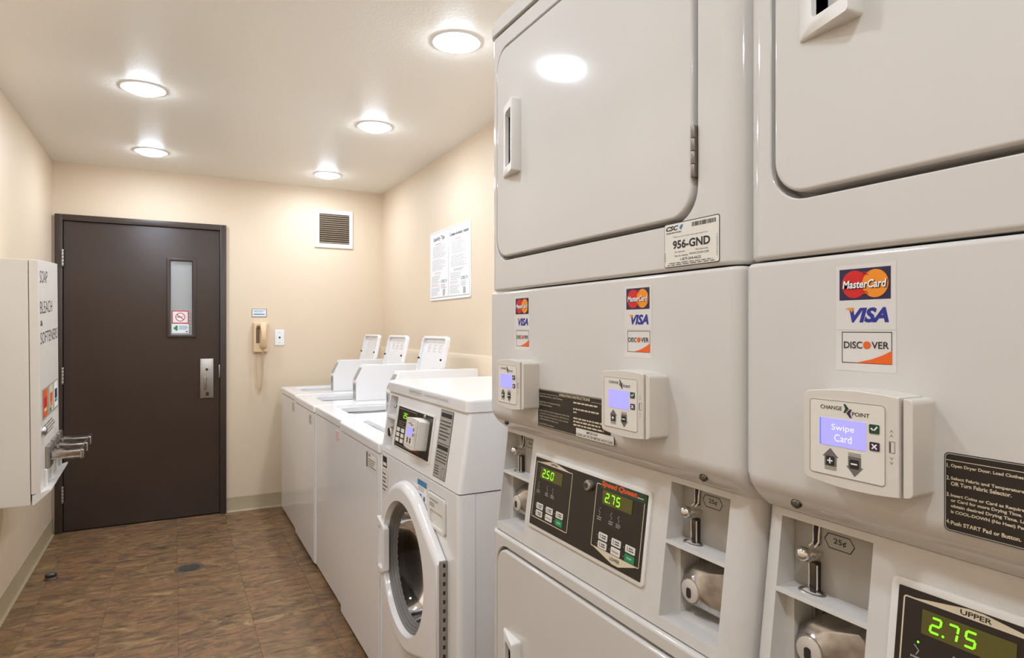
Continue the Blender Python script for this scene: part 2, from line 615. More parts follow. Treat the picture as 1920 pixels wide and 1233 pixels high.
p.rect(-.0166, .0907, 1.3795, 1.4698, 'paper', 0).frame(-.0166, .0907, 1.3795, 1.4698, .006, 'red', 1)
p.band(circ(.037, 1.425, .031), circ(.037, 1.425, .026), 'red', 2)
p.path([(.016, 1.444), (.058, 1.406)], .005, 'red', 3)
p.rect(.017, .045, 1.4225, 1.4275, 'ink', 2).rect(.047, .054, 1.4225, 1.4275, 'orange', 2).path([(.05, 1.432), (.054, 1.437), (.049, 1.441)], .0015, 'inkg', 2)
p.build('no_smoking_sticker', leaf)
p = Print(.012)
p.rect(-.0166, .0907, 1.3105, 1.377, 'paper', 0)
p.poly([(-.008, 1.345), (.012, 1.365), (.02, 1.365), (.02, 1.328), (.012, 1.328)], 'green', 1)
p.lines(.028, .084, 1.335, 1.365, 3, 'cyan', 1).rect(.072, .084, 1.318, 1.324, 'ink', 1)
p.build('notice_sticker', leaf)
for z in (1.806, 1.033, .254):
    bm = new_bm()
    for k in range(5):
        lathe(bm, [(0, -.0104), (.0075, -.0104), (.008, -.0095), (.008, .0095), (.0075, .0104), (0, .0104)], (fx0 + .0435, -.034, z + (k - 2) * .0222), 'z', 12)
    box(bm, fx0 + .0385, fx0 + .0485, -.034, -.027, z - .055, z + .055)
    put('hinge', bm, 'steel', door)
bm = rbox(.1624, .2492, -.019, -.006, .8435, 1.127, .003)
plate = put('lock_plate', bm, 'steel', leaf, label='satin steel lock plate')
bm = new_bm(); lathe(bm, [(0, -.03), (.008, -.03), (.0095, -.027), (.0095, -.019)], (.206, 0, 1.05), 'y', 20); box(bm, .2045, .2075, -.0305, -.029, 1.045, 1.055)
put('key_cylinder', bm, 'dsteel', leaf)
bm = new_bm()
loft(bm, [[(.188, -.019, .905), (.206, -.019, .905), (.206, -.019, .995), (.188, -.019, .995)], [(.189, -.048, .91), (.196, -.048, .91), (.196, -.048, .99), (.189, -.048, .99)]]); bev(bm, .003, 2)
put('pull_grip', bm, 'steel', leaf)
bm = rbox(.2, .218, -.024, -.019, .862, .886, .002)
put('latch_button', bm, 'rubber', leaf)
bm = rbox(.2835, .2905, -.03, -.004, .989, 1.082, .001)
put('strike', bm, 'steel', door)
# hall behind the pane
bm = new_bm(); box(bm, -1.2, 1.2, 1.55, 1.6, 0, ZC); box(bm, -1.25, -1.2, .12, 1.6, 0, ZC); box(bm, 1.2, 1.25, .12, 1.6, 0, ZC); box(bm, -1.2, 1.2, .12, 1.6, ZC, ZC + .05); box(bm, -1.2, 1.2, .12, 1.6, -.12, 0)
bm.transform(Matrix.Translation((0, YB, 0)))
struct('wall_hall', bm, 'hall', 'pale hallway walls seen through the door pane', 'wall')
hl = thing('hall_fill_light', 'unseen round light added in the hallway behind the brown door', 'ceiling light', (0.1, YB + .8, ZC - .001), group='round ceiling lights')  # unseen lamp added to brighten the hall behind the pane
bm = new_bm(); lathe(bm, [(.07, 0), (.07, -.008), (.05, -.02), (0, -.026)], n=24)
put('lens', bm, 'lens', hl)
bm = new_bm(); lathe(bm, [(.092, 0), (.092, -.004), (.085, -.009), (.071, -.01), (.07, 0)], n=24)
put('trim_ring', bm, 'trimw', hl)
bl = thing('window_blind', 'white slatted blind in the hallway seen through the door pane', 'blind', (0, YB + 1.52, 0))
for k in range(16):
    put('slat', rbox(-.5, .5, -.018, .018, -.001, .001, .0005, 1), 'paper', bl, Matrix.Translation((0, 0, 1.02 + k * .032)) @ Matrix.Rotation(R(35), 4, 'X'))

# ------------------------------------------------------------------ ceiling lights
def lamp_disk(parent):
    ld = bpy.data.lights.new('lamp_disk', 'AREA')
    ld.shape = 'DISK'; ld.size = .13; ld.energy = LAMP_W; ld.color = lin((226, 238, 255))
    lo = bpy.data.objects.new('lamp_disk', ld); COL.objects.link(lo)
    lo.parent = parent; lo.location = (0, 0, -.028)


lamp_disk(hl)
spots = [(.955, 2.253, 'over the front loading washer near the stacked dryer'), (-.125, 3.36, 'over the floor near the soap vending machine'), (.96, 3.40, 'over the open lids of the middle washers'),
         (-.127, 4.53, 'close to the brown door'), (.965, 4.62, 'close to the wall vent'), (-.24, 2.24, 'over the floor facing the front loading washer'),
         (.955, 1.1, 'over the dryer with the service label'), (-.125, 1.1, 'over the floor facing the dryer with the service label'), (.955, -.05, 'over the dryer showing swipe card'),
         (-.125, -.05, 'over the floor facing the dryer showing swipe card'), (.955, -1.1, 'beyond the dryer showing swipe card'), (-.125, -1.1, 'by the wall facing the brown door')]
for x, y, w in spots:
    t = thing('ceiling_light', 'glowing round flush ceiling light ' + w, 'ceiling light', (x, y, ZC - .0005), group='round ceiling lights')
    bm = new_bm(); lathe(bm, [(.0935, 0), (.0935, -.0025), (.091, -.0048), (.0735, -.0052), (.0732, 0)], n=64)
    put('trim_ring', bm, 'trimw', t)
    bm = new_bm(); lathe(bm, [(.073, -.004), (.0725, -.008), (.066, -.0145), (.05, -.0205), (.026, -.0245), (0, -.0255)], n=64)
    put('lens', bm, 'lens', t)
    lamp_disk(t)


# ------------------------------------------------------------------ shared machine details
def reader(parent, T, ox, oz, y, sc=1.0, message=None):
    """card reader: 107 x 92 mm, its lower corner at (ox, oz) on the plane y; millimetre layout"""
    def S(v): return v * sc / 1000.0
    A = T @ Matrix.Translation((ox, y, oz))
    # front outline with softly bowed top and bottom
    def outline(x0, x1, rl, rr, grow=0.0):
        pts = []
        n = 10
        def bow(x): return 4.5 * (1 - ((x - 52) / 54) ** 2)
        def corner(cx, cz, r, a0):
            return [(cx + r * math.cos(a0 + .5 * PI * i / 4), cz + r * math.sin(a0 + .5 * PI * i / 4)) for i in range(5)]
        bz0, bz1 = 3.5, 88.5
        pts += [(x, bz0 - bow(x)) for x in [x0 + rl + (x1 - rr - x0 - rl) * i / n for i in range(n + 1)]]
        pts += corner(x1 - rr, bz0 - bow(x1 - rr) + rr, rr, -.5 * PI)[1:]
        top = [(x, bz1 + bow(x)) for x in [x1 - rr - (x1 - rr - x0 - rl) * i / n for i in range(n + 1)]]
        pts += corner(x1 - rr, top[0][1] - rr, rr, 0)[:-1]
        pts += top
        pts += corner(x0 + rl, top[-1][1] - rl, rl, .5 * PI)[1:]
        pts += corner(x0 + rl, pts[0][1] + rl, rl, PI)[:-1]
        return [(S(px), S(pz)) for px, pz in pts]
    bm = new_bm(); prism(bm, outline(0, 95.2, 7, 1.0), S(-35), 0)
    bev(bm, S(3), 3, 50, lambda e: all(abs(v.co.y - S(-35)) < 1e-6 for v in e.verts))
    body = put('card_reader', bm, 'readb', parent, A, wn=True, label='cream card reader with blue screen')
    bm = new_bm(); prism(bm, outline(97.6, 106.0, 1.0, 5), S(-33), 0)
    bev(bm, S(4), 4, 50, lambda e: all(abs(v.co.y - S(-33)) < 1e-6 for v in e.verts))
    put('swipe_guide', bm, 'readb', body, A, wn=True)
    bm = new_bm(); prism(bm, [(S(94), S(6)), (S(99), S(6)), (S(99), S(84)), (S(94), S(84))], S(-27), 0)
    put('swipe_slot_shade', bm, 'dark', body, A)  # near-black filler stands in for the shade inside the slot
    ys = S(-35)
    # face plate
    bm = new_bm(); prism(bm, [(S(a), S(c_)) for a, c_ in rrect(7.5, 83.6, 9.5, 82, 3.5, 5)], ys - S(.5), ys)
    face = put('face_plate', bm, 'lite', body, A)
    p = Print(ys - S(.5), .00012, sc=sc / 1000.0)
    p.frame(7.5, 83.6, 9.5, 82, .5, 'inkg', 0, 3.5)
    p.text('CHANGE', 19.3, 42, 73.1, 76.8, 'ink', 1, .01).text('POINT', 52.2, 69, 69.3, 73.0, 'ink', 1, .01)
    p.poly([(43.5, 79.6), (45.5, 79.6), (49, 75.4), (45.5, 71.2), (43.5, 71.2), (45.3, 75.4)], 'dgreen', 1)
    p.poly([(52, 75.2), (50, 75.2), (46.6, 71.2), (50, 67.2), (52, 67.2), (50.2, 71.2)], 'purple', 2)
    # arrows around the keys
    p.poly([(29.9, 35.8), (38.4, 27.3), (36.4, 27.3), (36.4, 18), (23.8, 18), (23.8, 27.3), (21.6, 27.3)], 'inkg', 1)
    p.rect(23.8, 36.4, 16.4, 17.2, 'inkg', 1).rect(23.8, 36.4, 14.9, 15.6, 'inkg', 1)
    p.poly([(54.8, 12.8), (63, 22), (61, 22), (61, 31.6), (48.3, 31.6), (48.3, 22), (46.4, 22)], 'inkg', 1)
    p.rect(48.3, 61, 32.4, 33.1, 'inkg', 1).rect(48.3, 61, 34, 34.6, 'inkg', 1)
    p.build('printed_face', body, A)
    # screen
    bm = new_bm(); prism(bm, [(S(18.7), S(38.4)), (S(65.7), S(38.4)), (S(65.7), S(64.6)), (S(18.7), S(64.6))], ys - S(.9), ys)
    put('screen', bm, 'lcd', body, A)
    if message:
        p = Print(ys - S(.9), .00012, sc=sc / 1000.0)
        p.rect(18.9, 20.0, 38.6, 64.4, 'lcdb', 0)
        p.text(message[0], 31.5, 54.5, 52.0, 59.4, 'lcdw', 1, -.004).text(message[1], 34.5, 52, 43.0, 50.0, 'lcdw', 1, -.004)
        p.build('screen_message', body, A)
    # keys
    def key(x0, x1, z0, z1, m):
        bm = new_bm(); prism(bm, [(S(a), S(c_)) for a, c_ in rrect(x0, x1, z0, z1, 1, 3)], ys - S(1.3), ys)
        put('key', bm, m, body, A)
    key(69, 78.3, 55.8, 64, 'dgreen'); key(69.4, 78.5, 40.2, 48, 'purple'); key(25.9, 34, 19.4, 27.9, 'ink'); key(50.2, 58.9, 20.5, 28.6, 'ink')
    p = Print(ys - S(1.3), .00012, sc=sc / 1000.0)
    p.path([(71.3, 60.3), (73.2, 58.2), (76.3, 61.8)], 1.3, 'paper', 0)
    p.path([(72.2, 45.8), (75.8, 42.4)], 1.3, 'paper', 0).path([(72.2, 42.4), (75.8, 45.8)], 1.3, 'paper', 1)
    p.rect(27.2, 32.7, 23.0, 24.4, 'paper', 0).rect(29.25, 30.65, 20.9, 26.4, 'paper', 1).rect(51.4, 57.7, 23.9, 25.3, 'paper', 0)
    p.build('key_symbols', body, A)
    p = Print(ys, .00012, sc=sc / 1000.0)
    p.frame(86.6, 92.0, 40.6, 51.0, .5, 'inkg', 0).rect(87.4, 88.2, 41.4, 50.2, 'ink', 1)
    for zc, s in ((60, 1), (56, 1), (36, -1), (32, -1)):
        p.path([(87.6, zc - s), (88.9, zc + s), (90.2, zc - s)], .45, 'inkg', 0)
    p.build('swipe_marks', body, A)
    return body


def card_stickers(parent, x, z, y):
    """card brand decals on a clear-white backing; lower corner of the backing at (x, z), layout in mm"""
    p = Print(y, .0002, x, z, .001)
    p.rect(0, 61.5, 0, 40.2, 'decal', 0).rect(0, 61.0, 40.8, 105, 'decal', 0)
    p.rect(4, 56.2, 70.2, 101, 'navy', 1)
    p.ell(20.0, 85.6, 13.3, 13.6, 'red', 2).ell(41.3, 85.6, 13.1, 13.6, 'yel', 3)
    for k in range(4):
        zz = 75.6 + k * 6.2
        if k in (0, 3):
            p.rect(27.3, 34.6, zz, zz + 1.1, 'red' if k == 0 else 'red', 4)
            p.rect(27.0, 33.6, zz + 2.0, zz + 3.0, 'red', 4)
    p.text('MasterCard', 8.9, 53.5, 80.9, 89.1, 'ink', 5, .03, .15)
    p.text('MasterCard', 8.2, 52.6, 81.6, 89.6, 'paper', 6, .02, .15)
    p.text('VISA', 14.5, 54.5, 47.8, 62.4, 'blue', 1, .045, .25)
    p.poly([(10.8, 61.6), (13, 62.5), (19.6, 62.5), (17.6, 57.5), (16, 60)], 'yel', 3)
    p.frame(6.6, 57.4, 7.8, 38.8, .7, 'ink', 1)
    p.poly([(21.8, 8.2), (57.4, 8.2), (57.4, 21.0), (49, 16.6), (38, 12.3)], 'orange', 2)
    p.text('DISC', 8.9, 28.2, 22.3, 29.2, 'ink', 2, .012).text('VER', 37.6, 54.6, 22.5, 29.2, 'ink', 2, .012)
    p.ell(32.9, 25.8, 3.9, 3.7, 'orange', 2)
    return p.build('card_sticker', parent)


# ------------------------------------------------------------------ stacked dryers
XD = 0.595


def wedge_handle(parent, x0, x1, z0, z1, y):
    """pull handle rising towards one side, with a finger pocket"""
    h0, h1 = -.003, -.021
    ix0, ix1, iz0, iz1 = x0 + .020, x1 - .008, z0 + .017, z1 - .017
    def hy(x): return y + h0 + (h1 - h0) * (x - x0) / (x1 - x0)
    outer = rrect(x0, x1, z0, z1, .004, 4)
    inner = rrect(ix0, ix1, iz0, iz1, .006, 4)
    bm = new_bm()
    n = len(outer)
    loops = [[(px + (.0 if px > x0 + .02 else 0), y, pz) for px, pz in outer], [(px, hy(px) + .003, pz) for px, pz in outer],
             [(px + (.002 if px < (x0 + x1) / 2 else -.002), hy(px), pz + (.002 if pz < (z0 + z1) / 2 else -.002)) for px, pz in outer],
             [(px, hy(px), pz) for px, pz in inner], [(px, y + .019, pz) for px, pz in inner]]
    L = [[bm.verts.new(q) for q in lp] for lp in loops]
    fs = []
    for A, B in zip(L, L[1:]):
        for i in range(n):
            fs.append(bm.faces.new((A[i], A[(i + 1) % n], B[(i + 1) % n], B[i])))
    fs.append(bm.faces.new(L[-1][::-1]))
    bmesh.ops.recalc_face_normals(bm, faces=fs)
    return put('handle', bm, 'plast', parent, sharp=50), (ix0, ix1, iz0, iz1)


def coin_unit(root, T, x0, x1, mirror=False):
    """coin slide in its recess between x0 and x1"""
    z0, zs, z1 = .936, 1.037, 1.1215
    bm = new_bm(); box(bm, x0 + .0005, x1 - .0005, .0535, .0555, zs + .002, z1)
    plate = put('coin_plate', bm, 'sgrey', root)
    p = Print(.0535)
    hx, hz = x0 + .058, 1.1035
    p.band([(hx - .019, hz + .001), (hx - .014, hz + .0085), (hx + .012, hz + .0085), (hx + .018, hz), (hx + .013, hz - .0085), (hx - .013, hz - .0085)],
           [(hx - .0178, hz + .001), (hx - .0134, hz + .0075), (hx + .0114, hz + .0075), (hx + .0168, hz), (hx + .0124, hz - .0075), (hx - .0124, hz - .0075)], 'ink', 0)
    p.text('25¢', hx - .0075, hx + .008, hz - .0035, hz + .004, 'ink', 0, .015)
    p.build('price_mark', plate)
    cx = x0 + .031
    # slot rails, lever and ball
    bm = new_bm()
    for dx in (-.0034, .0034):
        tube(bm, [(cx + dx, .052, z1 - .001), (cx + dx, .050, 1.098), (cx + dx - .003, .047, 1.092)], .0013, 8)
    put('coin_rail', bm, 'chrome', plate)
    bm = new_bm(); box(bm, cx - .0025, cx + .0025, .0495, .0535, 1.094, z1 - .001)
    put('coin_slot', bm, 'rubber', plate)
    bm = new_bm(); lathe(bm, [(0, -.008), (.0045, -.0068), (.0074, -.004), (.0088, 0), (.0078, .004), (.0045, .0065), (.003, .009), (.003, .016)], (cx - .004, .034, 1.0855), 'y', 20)
    box(bm, cx - .004, cx + .007, .04, .053, 1.083, 1.088)
    put('coin_knob', bm, 'chrome', plate)
    bm = new_bm(); box(bm, cx - .003, cx + .0045, .043, .0535, 1.041, 1.076); bev(bm, .0015, 2)
    put('coin_slide', bm, 'dsteel', plate)
    bm = new_bm()
    for dx in (-.0042, .0058):
        tube(bm, [(cx + dx, .044, 1.041), (cx + dx, .044, 1.074)], .0011, 8)
    put('slide_rail', bm, 'chrome', plate)
    bm = new_bm()
    pts = [(cx + .0135 * math.cos(a) * 1.05, .043 + .0085 * math.sin(a), 1.0415) for a in [2 * PI * i / 24 for i in range(25)]]
    tube(bm, pts, .0024, 8)
    put('coin_cup', bm, 'steel', plate)
    # money box with its round lock
    bm = new_bm(); box(bm, x0 + .012, x1 - .0005, .071, .0735, z0 + .012, zs - .006)
    bx = put('coin_box', bm, 'sgrey', root)
    lx, lz = x0 + .032, .977
    L5 = [[(px, y, pz) for px, pz in rrect(a0, a1, c0, c1, r_, 6)] for y, a0, a1, c0, c1, r_ in (
        (.0712, x0 + .014, x1 - .002, .942, 1.033, .016), (.068, x0 + .020, x1 - .005, .946, 1.027, .016), (.0655, x0 + .026, x1 - .008, .950, 1.020, .014),
        (.052, x0 + .0235, x1 - .020, .9515, 1.0135, .013), (.0445, lx - .018, lx + .030, lz - .0215, lz + .0275, .014), (.0405, lx - .0185, lx + .0215, lz - .0195, lz + .0205, .0175), (.037, lx - .0178, lx + .0180, lz - .018, lz + .018, .0175))]
    bm = new_bm(); loft(bm, L5)
    put('lock_housing', bm, 'chromed', bx, sharp=30)
    bm = new_bm(); lathe(bm, [(0, .0345), (.0135, .0345), (.0155, .0355), (.016, .0375)], (lx, 0, lz), 'y', 28)
    put('lock_face', bm, 'lockf', bx)
    bm = new_bm(); prism(bm, rrect(lx - .0045, lx + .004, lz - .0095, lz + .0045, .0035, 4), .0338, .036)
    put('key_hole', bm, 'rubber', bx)
    for (sx, sz) in ((x0 + .02, 1.026),):
        bm = new_bm(); lathe(bm, [(0, .064), (.005, .065), (.006, .0705)], (sx, 0, sz), 'y', 14)
        put('screw', bm, 'dsteel', bx)


def control_panel(root, T, o, upper, lower, led_upper=False):
    """black key panel on the sloping console; positions in metres along x and z"""
    bm = new_bm(); prism(bm, rrect(o + .152, o + .4955, .961, 1.1015, (.004, .007, .009, .006), 5), -.0035, .004); bev(bm, .0015, 2, 60)
    pn = put('control_panel', bm, 'plast', root, T)
    bm = new_bm(); prism(bm, rrect(o + .160, o + .489, .968, 1.0945, (.001, .001, .001, .001), 2), -.0042, -.003)
    put('overlay', bm, 'black', pn, T)
    for s, (x0, x1, z0, z1) in (('U', (.165, .289, .9825, 1.087)), ('L', (.361, .4836, .985, 1.087))):
        p = Print(-.0042, .00015)
        x0 += o; x1 += o
        w = .0014
        if s == 'U':
            p.frame(x0, x1, z0, z1, w, 'tan', 0, .003)
            p.poly([(x0 + .002, z1 - w), (x1 - .002, z1 - w), ((x0 + x1) / 2 + .006, 1.0938), ((x0 + x1) / 2 - .006, 1.0938)], 'tan', 1)
            p.text('UPPER', (x0 + x1) / 2 - .0125, (x0 + x1) / 2 + .0125, z1 + .0002, z1 + .0046, 'ink', 2, .02)
        else:
            p.frame(x0, x1, z0, z1, w, 'tan', 0, .003)
            p.poly([(x0 + .002, z0 + w), ((x0 + x1) / 2 - .002, .9725), ((x0 + x1) / 2 + .014, .9725), (x1 - .002, z0 + w)], 'tan', 1)
            p.text('LOWER', (x0 + x1) / 2 - .0085, (x0 + x1) / 2 + .0165, z0 - .0078, z0 - .0025, 'ink', 2, .02)
            p.rect(x0 + .012, x1 + .0045, z1 - .006, 1.0942, 'dgreen', 2)
            p.text('Speed Queen', x0 + .014, x1 - .019, z1 - .0045, z1 + .0068, 'sqred', 3, .045, .2)
            p.path([(x1 - .017, z1 - .0007), (x1 - .004, z1 - .0007)], w, 'tan', 3)
        # indicator marks
        xs = (x0 + .016, x0 + .047, x0 + .066)
        for k, xx in enumerate(xs):
            p.ell(xx, 1.0485 - .0008 * k, .0011, .0011, 'led' if (led_upper and k == 0 and s == 'U') else 'inkl', 1, 10)
            p.path([(xx - .003, 1.045), (xx + .001, 1.041), (xx - .001, 1.037)], .0009, 'inkl', 1)
            p.lines(xx - .006, xx + .006, 1.029, 1.036, 2 + (k == 2), 'inkl', 1, .5, .2)
        p.build('panel_print', pn, T)
    for s, x0, val in (('U', o + .183, upper), ('L', o + .3805, lower)):
        bm = new_bm(); prism(bm, [(x0, 1.0575), (x0 + .0755, 1.0575), (x0 + .0755, 1.0795), (x0, 1.0795)], -.0048, -.004)
        put('display', bm, 'ledbg', pn, T)
        q = Print(-.0048, .00015)
        digits(q, val, x0 + .0065, 1.0610, .0098, .0150, .0046, 'led', 0)
        q.build('display_digits', pn, T)
    # pads
    for s, x0 in (('U', o + .192), ('L', o + .392)):
        for r_ in range(2):
            for c_ in range(3):
                cx, cz = x0 + c_ * .0345, 1.0065 - r_ * .0135
                grn = r_ == 1 and c_ == 2
                bm = new_bm(); prism(bm, rrect(cx - .0115, cx + .0115, cz - .0055, cz + .0055, .0015, 3), -.0050, -.004)
                bt = put('key_pad', bm, 'green' if grn else 'lite', pn, T)
                q = Print(-.005, .00012)
                if grn:
                    q.text('START', cx - .006, cx + .006, cz - .0012, cz + .0016, 'paper', 0)
                elif r_ == 1 and c_ == 1:
                    q.text('Delicate', cx - .0085, cx + .0085, cz - .002, cz + .002, 'ink', 0)
                else:
                    q.lines(cx - .003, cx + .009, cz - .0035, cz + .0035, 2, 'ink', 0, .55, .2).path([(cx - .0065, cz - .003), (cx - .0065, cz + .003)], .0013, 'ink', 0)
                q.ell(cx - .0145, cz, .0009, .0009, 'inkl', 0, 8)
                q.build('pad_print', pn, T)
    bm = new_bm(); lathe(bm, [(0, -.0125), (.0055, -.0125), (.0085, -.0115), (.0095, -.0095), (.0095, -.0035)], (o + .343, 0, 1.078), 'y', 28)
    kl = put('key_lock', bm, 'steel', pn, T)
    bm = new_bm(); lathe(bm, [(.0022, -.0127), (.0022, -.0137), (.0042, -.0137), (.0042, -.0127)], (o + .343, 0, 1.078), 'y', 18)
    put('key_lock_core', bm, 'dsteel', pn, T)


def cabinet_door(root, o, z0, z1, hz0, hz1, hinges):
    bm = new_bm(); prism(bm, rrect(o + .0425, o + .6065, z0 + .0068, z1 - .0055, .040, 8), -.003, .022)
    bev(bm, .0045, 3, 60, lambda e: all(v.co.y < 0 for v in e.verts))
    c = new_bm(); prism(c, rrect(o + .0915 + .0045, o + .147 - .0125, hz0 + .0175, hz1 - .0175, .006, 4), -.02, .018)
    d = put('door', cut(bm, [c]), 'enam', root, wn=True)
    wedge_handle(d, o + .076, o + .147, hz0, hz1, -.003)
    for z in hinges:
        bm = new_bm()
        for k in range(4):
            lathe(bm, [(0, -.0080), (.0031, -.0080), (.0034, -.0074), (.0034, .0074), (.0031, .0080), (0, .0080)], (o + .6105, -.004, z + (k - 1.5) * .0168), 'z', 12)
        box(bm, o + .608, o + .6135, -.0025, .01, z - .033, z + .033)
        put('hinge', bm, 'hingem', d)
    return d


def stacked_dryer(Yl, W, o, label, disp, led, message, tag_label):
    root = thing('stacked_dryer', label, 'dryer', (XD, Yl, 0), (0, 0, R(-90)), 'stacked coin dryers')
    DEP = .70
    def shell(z0, z1, r=.032, tb=.006):
        bm = new_bm(); box(bm, 0, W, 0, DEP, z0, z1)
        bev(bm, r, 8, 40, lambda e: abs(e.verts[0].co.z - e.verts[1].co.z) > .01 and e.verts[0].co.y < .001)
        bev(bm, tb, 3, 60, lambda e: all(v.co.y < r + .001 for v in e.verts))
        return bm
    # top cap
    bm = new_bm(); box(bm, -.001, W + .001, -.004, DEP, 1.9535, 1.990)
    bev(bm, .032, 8, 40, lambda e: abs(e.verts[0].co.z - e.verts[1].co.z) > .01 and e.verts[0].co.y < .001)
    bev(bm, .014, 4, 60, lambda e: all(v.co.z > 1.98 for v in e.verts))
    put('top_cap', bm, 'enam', root, wn=True)
    # upper cabinet with the door opening
    c = new_bm(); prism(c, rrect(o + .036, o + .614, 1.480, 1.917, .045, 8), -.05, .030)
    put('upper_cabinet', cut(shell(1.4185, 1.951), [c]), 'enam', root, bevel=.003)
    cabinet_door(root, o, 1.480, 1.917, 1.645, 1.788, (1.569, 1.83))
    # service cover with chamfered lower edge
    prof = [(0, 1.4165), (0, 1.172), (.0045, 1.1585), (.014, 1.1455), (.030, 1.1325), (.06, 1.1315), (DEP, 1.1315), (DEP, 1.4165)]
    bm = new_bm(); prism(bm, prof, 0, W, axis='x')
    front = lambda e: all(v.co.y < .035 and v.co.z > 1.13 for v in e.verts) and abs(e.verts[0].co.x - e.verts[1].co.x) < 1e-5
    bev(bm, .030, 8, 40, front)
    bev(bm, .006, 3, 60, lambda e: all(v.co.z > 1.41 and v.co.y < .04 for v in e.verts))
    put('service_cover', bm, 'enam', root, wn=True, sharp=32)
    for sx in (o + .061, o + .6135):
        bm = new_bm(); lathe(bm, [(0, -.004), (.0035, -.0035), (.0058, -.0015), (.006, .003)], (0, 0, 0), 'y', 18)
        put('screw', bm, 'dsteel', root, Matrix.Translation((sx, .0112, 1.1487)) @ Matrix.Rotation(R(-38), 4, 'X'))
    # sloping console with two coin recesses
    a = math.atan(.027 / .209)
    T = Matrix.Translation((0, .0065, .922)) @ Matrix.Rotation(-a, 4, 'X') @ Matrix.Translation((0, 0, -.922))
    bm = new_bm(); prism(bm, [(.0065, .921), (.0335, 1.1310), (DEP - .01, 1.1310), (DEP - .01, .921)], .002, W - .002, axis='x')
    bev(bm, .028, 8, 40, lambda e: all(v.co.y < .04 for v in e.verts) and abs(e.verts[0].co.x - e.verts[1].co.x) < 1e-5)
    cs = []
    units = ((o + .0255, o + .135), (o + .530, o + .639))
    for x0, x1 in units:
        q = new_bm(); box(q, x0, x1, -.05, .056, 1.042, 1.1225); cs.append(q)
        q = new_bm(); box(q, x0, x1, -.05, .039, .936, 1.037); cs.append(q)
        q = new_bm(); box(q, x0 + .011, x1 - .0002, .03, .074, .940, 1.037); cs.append(q)
    put('console', cut(bm, cs), 'enam2', root, bevel=.0012)
    for x0, x1 in units:
        coin_unit(root, T, x0, x1)
    control_panel(root, T, o + (.006 if o else 0), disp[0], disp[1], led)
    # lower cabinet
    c = new_bm(); prism(c, rrect(o + .036, o + .614, .462, .897, .045, 8), -.05, .030)
    put('lower_cabinet', cut(shell(.10, .919), [c]), 'enam', root, bevel=.003)
    cabinet_door(root, o, .462, .897, .590, .735, (.56, .80))
    put('toe_base', rbox(.015, W - .015, .03, DEP - .01, 0, .10, .003), 'dsteel', root)
    # stickers
    card_stickers(root, o + .1165, 1.2985, 0)
    card_stickers(root, o + .4645, 1.2985, 0)
    ID = Matrix.Identity(4)
    reader(root, ID, o + .1055, 1.1895, 0, 1.0, message)
    reader(root, ID, o + .4535, 1.1885, 0, 1.0, None)
    if tag_label:
        p = Print(0, .0002, .5517, 1.4232, .001)
        p.poly(rrect(0, 100.5, 0, 59.5, 3, 4), 'ink', 0).poly(rrect(.9, 99.4, 1, 58.4, 2.5, 4), 'lite', 1)
        p.text('CSC', 3.7, 27.5, 49.2, 55.6, 'ink', 2, .04, .25)
        p.poly([(29.6, 51.5), (32, 55.2), (36.5, 56), (35.4, 52), (32.5, 48.6)], 'cyan', 2)
        p.lines(4.5, 36, 45, 47.8, 1, 'inkg', 2, .6, .1)
        random.seed(3)
        x = 52.6
        while x < 94.6:
            w = random.choice((.4, .7, 1.1)); p.rect(x, x + w, 50.2, 55.8, 'ink', 2); x += w + random.choice((.4, .6, .9))
        p.text('Please use this number when reporting service', 18.5, 80.5, 38.8, 41.2, 'inkg', 2)
        p.text('956-GND', 17, 84.8, 23.9, 35.5, 'ink', 2, .03)
        p.text('For Service:', 21, 40.2, 18.8, 21, 'ink', 2).text('Para Servicio:', 59.6, 81.3, 18.8, 21, 'ink', 2)
        p.text('Visit our website:', 20.1, 46, 13.4, 16, 'ink', 2).text('WWW.CSCSW.COM', 48, 82.2, 13.9, 16.6, 'ink', 2)
        p.text('1-877-264-6622', 31.5, 68.8, 7.9, 11.4, 'ink', 2, .01)
        p.lines(9.9, 91.7, 4.4, 6.4, 1, 'inkg', 2, .6, .05).lines(6.8, 96, 1.9, 4.1, 1, 'inkg', 2, .6, .05)
        p.lines(1.5, 3.5, 8, 20, 5, 'inkg', 2).lines(95.5, 97.5, 8, 36, 12, 'inkg', 2)
        p.build('service_label', root)
        # operating instructions and filter notice
        p = Print(0, .0002, .208, 1.1608, .001)
        p.rect(0, 222, 0, 69.5, 'black', 0)
        p.rect(0, 222, 68.0, 68.6, 'tan', 1).rect(0, 222, 60.8, 61.3, 'tan', 1).rect(2, 220, 1.3, 1.9, 'tan', 1)
        p.rect(70, 170, 60.5, 67.6, 'black', 2)
        p.text('OPERATING INSTRUCTIONS', 73, 167, 61.8, 66.4, 'tan', 3, .02)
        p.text('1. Open Dryer Door, Load Clothes.', 2, 84, 54.6, 58.2, 'tan', 1)
        p.text('2. Select Fabric and Temperature Setting', 2, 76, 44.2, 47.6, 'tan', 1).text('OR Turn Fabric Selector.', 6, 50, 39.6, 42.8, 'tan', 1)
        for k, s in enumerate(('3. Insert Coins or Card as Required. Add Coins', 'or Card for more Drying Time. Add Coins to', 'obtain desired Drying Time. Last minutes', 'is COOL-DOWN (No Heat) Period.')):
            p.text(s, 2 if k == 0 else 6, (106, 104, 102, 70)[k], 28.4 - k * 5.2, 31.6 - k * 5.2, 'tan', 1)
        p.text('4. Push START Pad or Button.', 2, 56, 4.6, 7.6, 'tan', 1)
        for z, n, e in ((53, 1, 190), (42.5, 1, 196), (37, 1, 128), (27, 1, 200), (21.6, 1, 196), (16, 1, 205)):
            p.lines(118 if n else 121, e, z, z + 4.6, 1, 'tan', 1, .55, .05)
        p.build('instruction_sticker', root)
